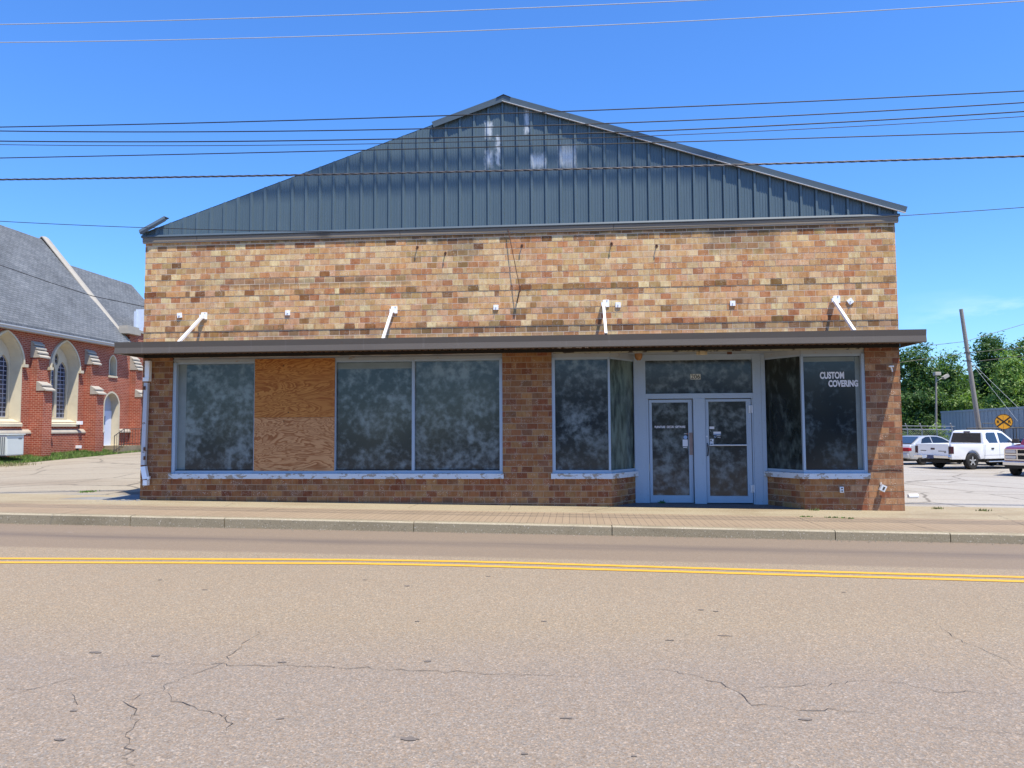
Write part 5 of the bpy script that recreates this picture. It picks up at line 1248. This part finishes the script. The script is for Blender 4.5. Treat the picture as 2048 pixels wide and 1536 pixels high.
for v in range(4): b.v.append(tuple(Vector(b.v[v])+Vector((.03, 0, 0))))
b.face((4, 5, 6, 7)); b.face((0, 1, 5, 4)); b.face((1, 2, 6, 5)); b.face((2, 3, 7, 6)); b.face((3, 0, 4, 7))
for v in range(8): p = b.v[v]; b.v[v] = (p[0]-.022, p[1], p[2])
b.build('rear_window', M['car_glass'], PT)
b = MB(); b.poly([(4.045, -.74, 1.15), (4.045, .74, 1.15), (3.37, .64, 1.635), (3.37, -.64, 1.635)]); b.build('windscreen', M['car_glass_blue'], PT)
b = MB(); b.box(2.08, 2.13, -.15, .15, 1.605, 1.66); b.build('brake_lamp', M['tail_dark'], PT, bevel=.01)
for s in (-1, 1):
    b = MB(); b.box(-.012, .16, s*.775, s*.909, .70, 1.02); b.build('tail_lamp', M['tail_dark'], PT, bevel=.02)
    b = MB(); b.box(2.42, 2.57, s*.895, s*.925, .86, .93); b.build('door_handle', M['iron'], PT, bevel=.012)
    b = MB(); b.box(3.3, 3.45, s*.895, s*.925, .86, .93); b.build('door_handle', M['iron'], PT, bevel=.012)
    b = MB(); b.box(3.72, 3.86, s*.89, s*1.06, 1.12, 1.3); b.build('wing_mirror', M['iron'], PT, bevel=.03)
    b = MB(); b.box(2.2, 3.9, s*.80, s*.93, .30, .345); b.build('side_step', M['chrome'], PT, bevel=.015)
    b = MB(); [b.box(x, x+.012, s*.897, s*.9025, .5, 1.1) for x in (2.04, 2.92, 3.98)]; b.box(2.0, 4.0, s*.897, s*.9025, .60, .612); b.build('door_seam', M['iron'] if s > 0 else plain('seam_grey', (.25, .26, .3), .6), PT)
    for x in wh_: wheel(PT, x, s*.78, PR, .24, s)
b = MB(); b.box(-.17, .02, -.88, .88, .50, .62); bp = b.build('rear_bumper', M['chrome'], PT, bevel=.035)
b = MB(); b.box(-.176, -.165, -.17, .16, .48, .63); b.build('licence_plate', M['plate'], bp); b = MB(); b.box(-.178, -.166, .20, .40, .49, .62); b.build('bumper_sticker', M['sticker'], bp)
b = MB(); b.box(-.05, 5.2, -.6, .6, .30, .44); b.build('underbody', M['dark'], PT)
b = MB(); b.box(5.39, 5.44, -.5, .5, .62, .9); b.build('grille', M['chrome'], PT); b = MB(); b.box(5.36, 5.5, -.88, .88, .42, .6); b.build('front_bumper', M['chrome'], PT, bevel=.03)

# silver sedan beyond the pickup
sr = depth(1806, 936.5, 36.0); hs_ = radians(28)
SD = thing('silver_sedan', 'silver sedan half hidden between the shop corner and the pickup tailgate', 'car', (0,0,0), hs_); zg = z_right(sr.x, sr.y)
SD.location = Vector((sr.x, sr.y, zg))-Matrix.Rotation(hs_, 3, 'Z') @ Vector((-.05, -.55, 0))+Vector((0, 0, 0))
b = MB(); whs = (.98, 3.68)
low = arch_prof(4.8, whs, .26, .37)
top = [(.16, .28), (.02, .45), (-.02, .62), (.03, .82), (.12, .96), (.55, 1.02), (3.4, 1.0), (4.45, .86), (4.75, .68), (4.78, .42), (4.7, .26)]
b.prism([(x, -.88, z) for x, z in top+low], (0, 1.76, 0)); b.build('body', M['car_silver'], SD, bevel=.07, seg=3, angle=40)
pf = [(.42, .99), (.95, 1.26), (1.3, 1.38), (1.75, 1.42), (2.3, 1.40), (2.65, 1.33), (3.45, .98)]
hw2 = lambda z: .80-(z-.98)*.42
b = MB(); b.loft([[(x, -hw2(z), z) for x, z in pf], [(x, hw2(z), z) for x, z in pf]]); b.build('roof', M['car_silver'], SD, bevel=.04, seg=3, angle=40)
b = MB(); b.poly([(.47, -.66, 1.03), (.47, .66, 1.03), (1.12, .56, 1.345), (1.12, -.56, 1.345)]); b.v = [(x-.01, y, z+.022) for x, y, z in b.v]; b.build('rear_window', M['car_glass_blue'], SD)
for s in (-1, 1):
    side_glass([(.98, 1.05), (1.75, 1.05), (1.75, 1.36), (1.45, 1.35), (1.15, 1.25)], s, 'car_glass', parent=SD, hw=hw2); side_glass([(1.82, 1.05), (3.1, 1.05), (2.6, 1.28), (2.25, 1.36), (1.82, 1.37)], s, 'car_glass', parent=SD, hw=hw2)
    b = MB(); b.box(-.035, .2, s*.42, s*.885, .66, .85); b.build('tail_lamp', M['tail_red'], SD, bevel=.04)
    for x in whs: wheel(SD, x, s*.76, .31, .2, s)
b = MB(); b.box(-.06, .3, -.86, .86, .34, .56); b.build('rear_bumper', M['car_silver'], SD, bevel=.06, seg=3)
b = MB(); b.box(.1, 4.6, -.6, .6, .18, .3); b.build('underbody', M['dark'], SD)

# maroon truck, front towards the street
mr = depth(2040, 953, 28.0); hm = radians(-136)
MT = thing('maroon_truck', 'maroon truck with chrome grille cut off by the right edge of the picture', 'truck', (0,0,0), hm); zg = z_right(mr.x, mr.y)
# local x forward (towards street), y left => world +x side
MT.location = Vector((mr.x, mr.y, zg))-Matrix.Rotation(hm, 3, 'Z') @ Vector((-.72, -.68, 0))
b = MB(); whm = (-.72, -3.75); low = arch_prof(0, whm, .50, .50)
top = [(-5.2, .5), (-5.25, 1.1), (-1.55, 1.18), (-.25, 1.10), (-.03, 1.02), (0, .60), (-.02, .5)]
b.prism([(x, -.96, z) for x, z in top+low], (0, 1.92, 0)); b.build('body', M['car_maroon'], MT, bevel=.06, seg=3, angle=40)
pf = [(-5.1, 1.15), (-4.95, 1.72), (-4.7, 1.8), (-2.6, 1.82), (-2.3, 1.78), (-1.5, 1.17)]
hw3 = lambda z: .88-(z-1.15)*.25
b = MB(); b.loft([[(x, -hw3(z), z) for x, z in pf], [(x, hw3(z), z) for x, z in pf]]); b.build('cab', M['car_maroon'], MT, bevel=.04, angle=40)
b = MB(); b.poly([(-1.58, -.76, 1.22), (-1.58, .76, 1.22), (-2.24, .66, 1.74), (-2.24, -.66, 1.74)]); b.v = [(x+.025, y, z+.02) for x, y, z in b.v]; b.build('windscreen', M['car_glass_blue'], MT)
for s in (-1, 1):
    side_glass([(-1.9, 1.22), (-2.8, 1.22), (-2.8, 1.68), (-2.35, 1.68)], s, parent=MT, hw=hw3); side_glass([(-2.9, 1.22), (-4.8, 1.22), (-4.75, 1.68), (-2.9, 1.68)], s, parent=MT, hw=hw3)
    for z0, z1 in ((.87, .985), (.66, .775)): b = MB(); b.box(-.01, .03, s*.56, s*.90, z0, z1); b.build('headlight', M['lamp'], MT, bevel=.015)
    b = MB(); b.box(-1.75, -1.6, s*.94, s*1.12, 1.2, 1.38); b.build('wing_mirror', M['iron'], MT, bevel=.03)
    for x in whm: wheel(MT, x, s*.80, .38, .26, s)
b = MB(); b.box(-.005, .035, -.52, .52, .80, .86); b.box(-.005, .035, -.93, .93, .795, .85) ; b.box(-.005, .032, -.93, .93, .995, 1.02); b.box(-.005, .032, -.93, .93, .60, .64)
for y in (-.94, -.54, .50, .90): b.box(-.005, .031, y, y+.04, .641, .994)
gr = b.build('grille_frame', M['chrome'], MT); b = MB(); b.box(-.004, .012, -.5, .5, .641, .994); b.build('grille_mesh', M['dark'], MT)
b = MB(); b.box(-.05, .14, -.97, .97, .42, .56); b.build('front_bumper', M['chrome'], MT, bevel=.03); b = MB(); b.box(-.04, .1, -.9, .9, .30, .42); b.build('valance', M['dark'], MT, bevel=.03)
b = MB(); b.box(-5.0, -.1, -.65, .65, .34, .5); b.build('underbody', M['dark'], MT)

# ------------------------------------------------------------------ across the street (mirrored in the shop glass)
WH = thing('warehouse', 'long low dark warehouse across the street, mirrored in the shop glass', 'building', (8, -52, -.4)); WO = (8, -52, -.4)
b = MB(); b.box(-6, 34, -62, -50, -.5, 5.2); b.build('wall', plain('dark_green_cladding', (.06, .07, .06), .7, var=.2, scale=2), WH, WO)
b = MB(); b.prism([(-6.4, -49.5, 5.22), (-6.4, -56, 7.0), (-6.4, -62.5, 5.22)], (40.8, 0, 0)); b.build('roof', M['trim'], WH, WO)
for x in (2, 12, 22): b = MB(); b.box(x, x+4, -49.97, -49.9, -.4, 3.6); b.build('loading_door', M['awning'], WH, WO)
c = SD.copy(); COL.objects.link(c); c.location = (4.4, -26.5, z_road(4, -24)+.02); c.rotation_euler = (0, 0, pi); c['label'] = 'silver sedan parked across the street, mirrored in the shop glass'
for ch in list(SD.children):
    d = ch.copy(); COL.objects.link(d); d.parent = c
    for g in ch.children: e = g.copy(); COL.objects.link(e); e.parent = d
sheet('parking_lot', rng(-60, 60, 12), [-45, -34, -24], lambda x, y: z_road(x, -24)+.0, M['asphalt_dark'])
# ------------------------------------------------------------------ trees and bushes
def crown(b, ells, n, leaf, cols, rs):
    rs.seed(rs_seed[0]); rs_seed[0] += 1
    tot = sum(e[3]*e[4]*e[5] for e in ells)
    for cx, cy, cz, rx, ry, rz in ells:
        nc = max(6, int(1.5*n*(rx*ry*rz)/tot/46))
        for _ in range(nc):
            while True:
                v = Vector((rs.uniform(-1, 1), rs.uniform(-1, 1), rs.uniform(-1, 1)))
                if .25 < v.length < 1: break
            v = v.normalized()*(v.length**.45); c = Vector((cx+v.x*rx, cy+v.y*ry, cz+v.z*rz)); R = rs.uniform(.35, .8)*leaf*3.4
            base = rs.choice(cols); k = rs.uniform(.7, 1.25)
            for _ in range(rs.randint(30, 60)):
                q = c+Vector((rs.gauss(0, R), rs.gauss(0, R), rs.gauss(0, R*.6)))
                nrm = (v*.7+Vector((rs.gauss(0, .6), rs.gauss(0, .6), rs.gauss(.45, .5)))).normalized()
                a = nrm.orthogonal().normalized(); a = Matrix.Rotation(rs.uniform(0, 6.3), 3, nrm) @ a; d = nrm.cross(a)
                s = leaf*rs.uniform(.5, 1.1); j = k*rs.uniform(.8, 1.2); b.col = tuple(x*j for x in base)
                b.poly([q-a*s*.9, q-d*s*.42-a*s*.1, q+a*s, q+d*s*.42+a*s*.1])
rs_seed = [100]
def tree(u, v_top, d, w_px, label, cols, n, leaf, base_z=-.8, blobs=8, flat=.5, name='leafy_tree', lowest=.18, group='trees behind the parking lot'):
    rs = random.Random(int(u*7+d)); topp = depth(u, v_top, d); hw = w_px*d/FPX/2; H = topp.z-base_z
    o = Vector((topp.x, topp.y, base_z)); T = thing(name, label, 'tree', o, 0, group)
    ells = []
    for k in range(blobs):
        f = (k+.5)/blobs; z = base_z+H*(lowest+(1-lowest)*f*.88); r = hw*(.95-.55*max(0, f-.35)/.65)
        a = rs.uniform(0, 6.28); rr = r*rs.uniform(.2, .65)
        ells.append((o.x+cos(a)*rr, o.y+sin(a)*rr, z, r*rs.uniform(.55, .85), r*rs.uniform(.55, .85), H*.15*rs.uniform(.8, 1.3)))
    ells.append((o.x, o.y, base_z+H*.88, hw*.4, hw*.4, H*.1))
    b = MB(); tr = max(.12, H*.022); pts = [o+Vector((0, 0, -.2)), o+Vector((.1, 0, H*.3)), o+Vector((-.1, .1, H*.6)), o+Vector((0, 0, H*.85))]; b.tube(pts, [tr, tr*.75, tr*.45, tr*.15], 8)
    for e in ells: s = pts[1].lerp(pts[2], rs.random()); b.tube([s, s.lerp(Vector(e[:3]), .5)+Vector((0, 0, -.2)), Vector(e[:3])], [tr*.4, tr*.25, tr*.06], 5)
    b.build('trunk', M['bark'], T, o)
    b = MB(); crown(b, ells, n, leaf, cols, rs); b.build('crown', M['leaf'], T, o, recalc=False)
    return T
DK = [(.05, .11, .03), (.062, .13, .036), (.08, .155, .042)]; MD = [(.12, .21, .045), (.145, .24, .055), (.085, .16, .04)]; LT = [(.21, .31, .075), (.25, .35, .10), (.15, .25, .06)]
tree(1822, 692, 58, 118, 'dense dark green tree just right of the shop wall', DK+MD[:1], 15000, .16)
tree(1896, 712, 62, 110, 'mid green tree behind the slim light pole', DK[1:]+MD, 13000, .16)
tree(1925, 792, 54, 90, 'low bright green tree between the light pole and leaning pole', MD+LT[:1], 9000, .15, lowest=.1)
tree(1980, 668, 64, 105, 'tallest dark tree behind the leaning pole', DK, 15000, .17)
tree(2052, 678, 60, 150, 'broad tree rising at the far right edge', MD+DK[:1], 15000, .17)
tree(2020, 712, 52, 120, 'pale green tree above the grey trailer', LT+MD[:1], 15000, .14)
tree(1905, 735, 75, 170, 'far dark tree filling the gap beyond the others', DK, 9000, .2)
tree(1990, 745, 72, 170, 'far dark tree deep behind the trailer', DK, 9000, .2)
tree(1850, 745, 70, 190, 'far mid green tree behind the light pole tree', DK+MD, 12000, .2)
tree(2060, 720, 78, 200, 'far green tree beyond the right picture edge', DK+MD, 9000, .2)
tree(1760, 720, 66, 120, 'dark tree mostly hidden behind the shop', DK, 6000, .18)
def bush(u, v, d, w, h, label, cols, n, leaf):
    p = depth(u, v, d); o = Vector((p.x, p.y, -.65)); rs = random.Random(int(u)); H = p.z+.65; hw = w*d/FPX/2
    T = thing('bush', label, 'bush', o, 0, 'bushes along the chain link fence')
    b = MB(); crown(b, [(o.x+rs.uniform(-.4, .4)*hw, o.y+rs.uniform(-.3, .3)*hw, o.z+H*f, hw*.6, hw*.6, H*.3) for f in (.3, .5, .75)], n, leaf, cols, rs); b.build('foliage', M['leaf'], T, o, recalc=False)
    b = MB(); [b.tube([o, o+Vector((rs.uniform(-.3, .3)*hw, 0, H*.7))], [.03, .01], 5) for _ in range(4)]; b.build('stem', M['bark'], T, o)
bush(1815, 864, 47, 36, 1, 'yellow green bush at the fence nearest the shop', LT, 1600, .09); bush(1843, 868, 46, 40, 1, 'tan green bush at the fence behind the sedan roof', [(.14, .15, .06), (.12, .15, .05)], 1600, .09); bush(1872, 856, 46, 34, 1, 'taller leafy bush at the fence below the light pole', LT+MD, 1800, .1)

# far wood closing the horizon
random.seed(77); b = MB()
for k in range(15000):
    x = random.uniform(-90, 190); y = random.gauss(110, 6)+.08*abs(x-50); h = 7.5+2.6*sin(x*.11)+1.7*sin(x*.31+1)+1.2*sin(x*.77+2)
    z = -1.2+h*random.random()**.75; c = random.choice(DK); q = random.uniform(.6, .95); b.col = tuple(v*q for v in c)
    n = Vector((random.gauss(0, .6), -1+random.gauss(0, .5), random.gauss(.5, .5))).normalized(); a = n.orthogonal().normalized(); a = Matrix.Rotation(random.uniform(0, 6.3), 3, n) @ a; d = n.cross(a); r = random.uniform(.45, .9); p = Vector((x, y, z))
    b.poly([p-a*r, p-d*r*.6, p+a*r, p+d*r*.6])
tag(b.build('far_wood', M['leaf'], recalc=False), 'distant green wood along the horizon behind everything', 'wood', kind='stuff')
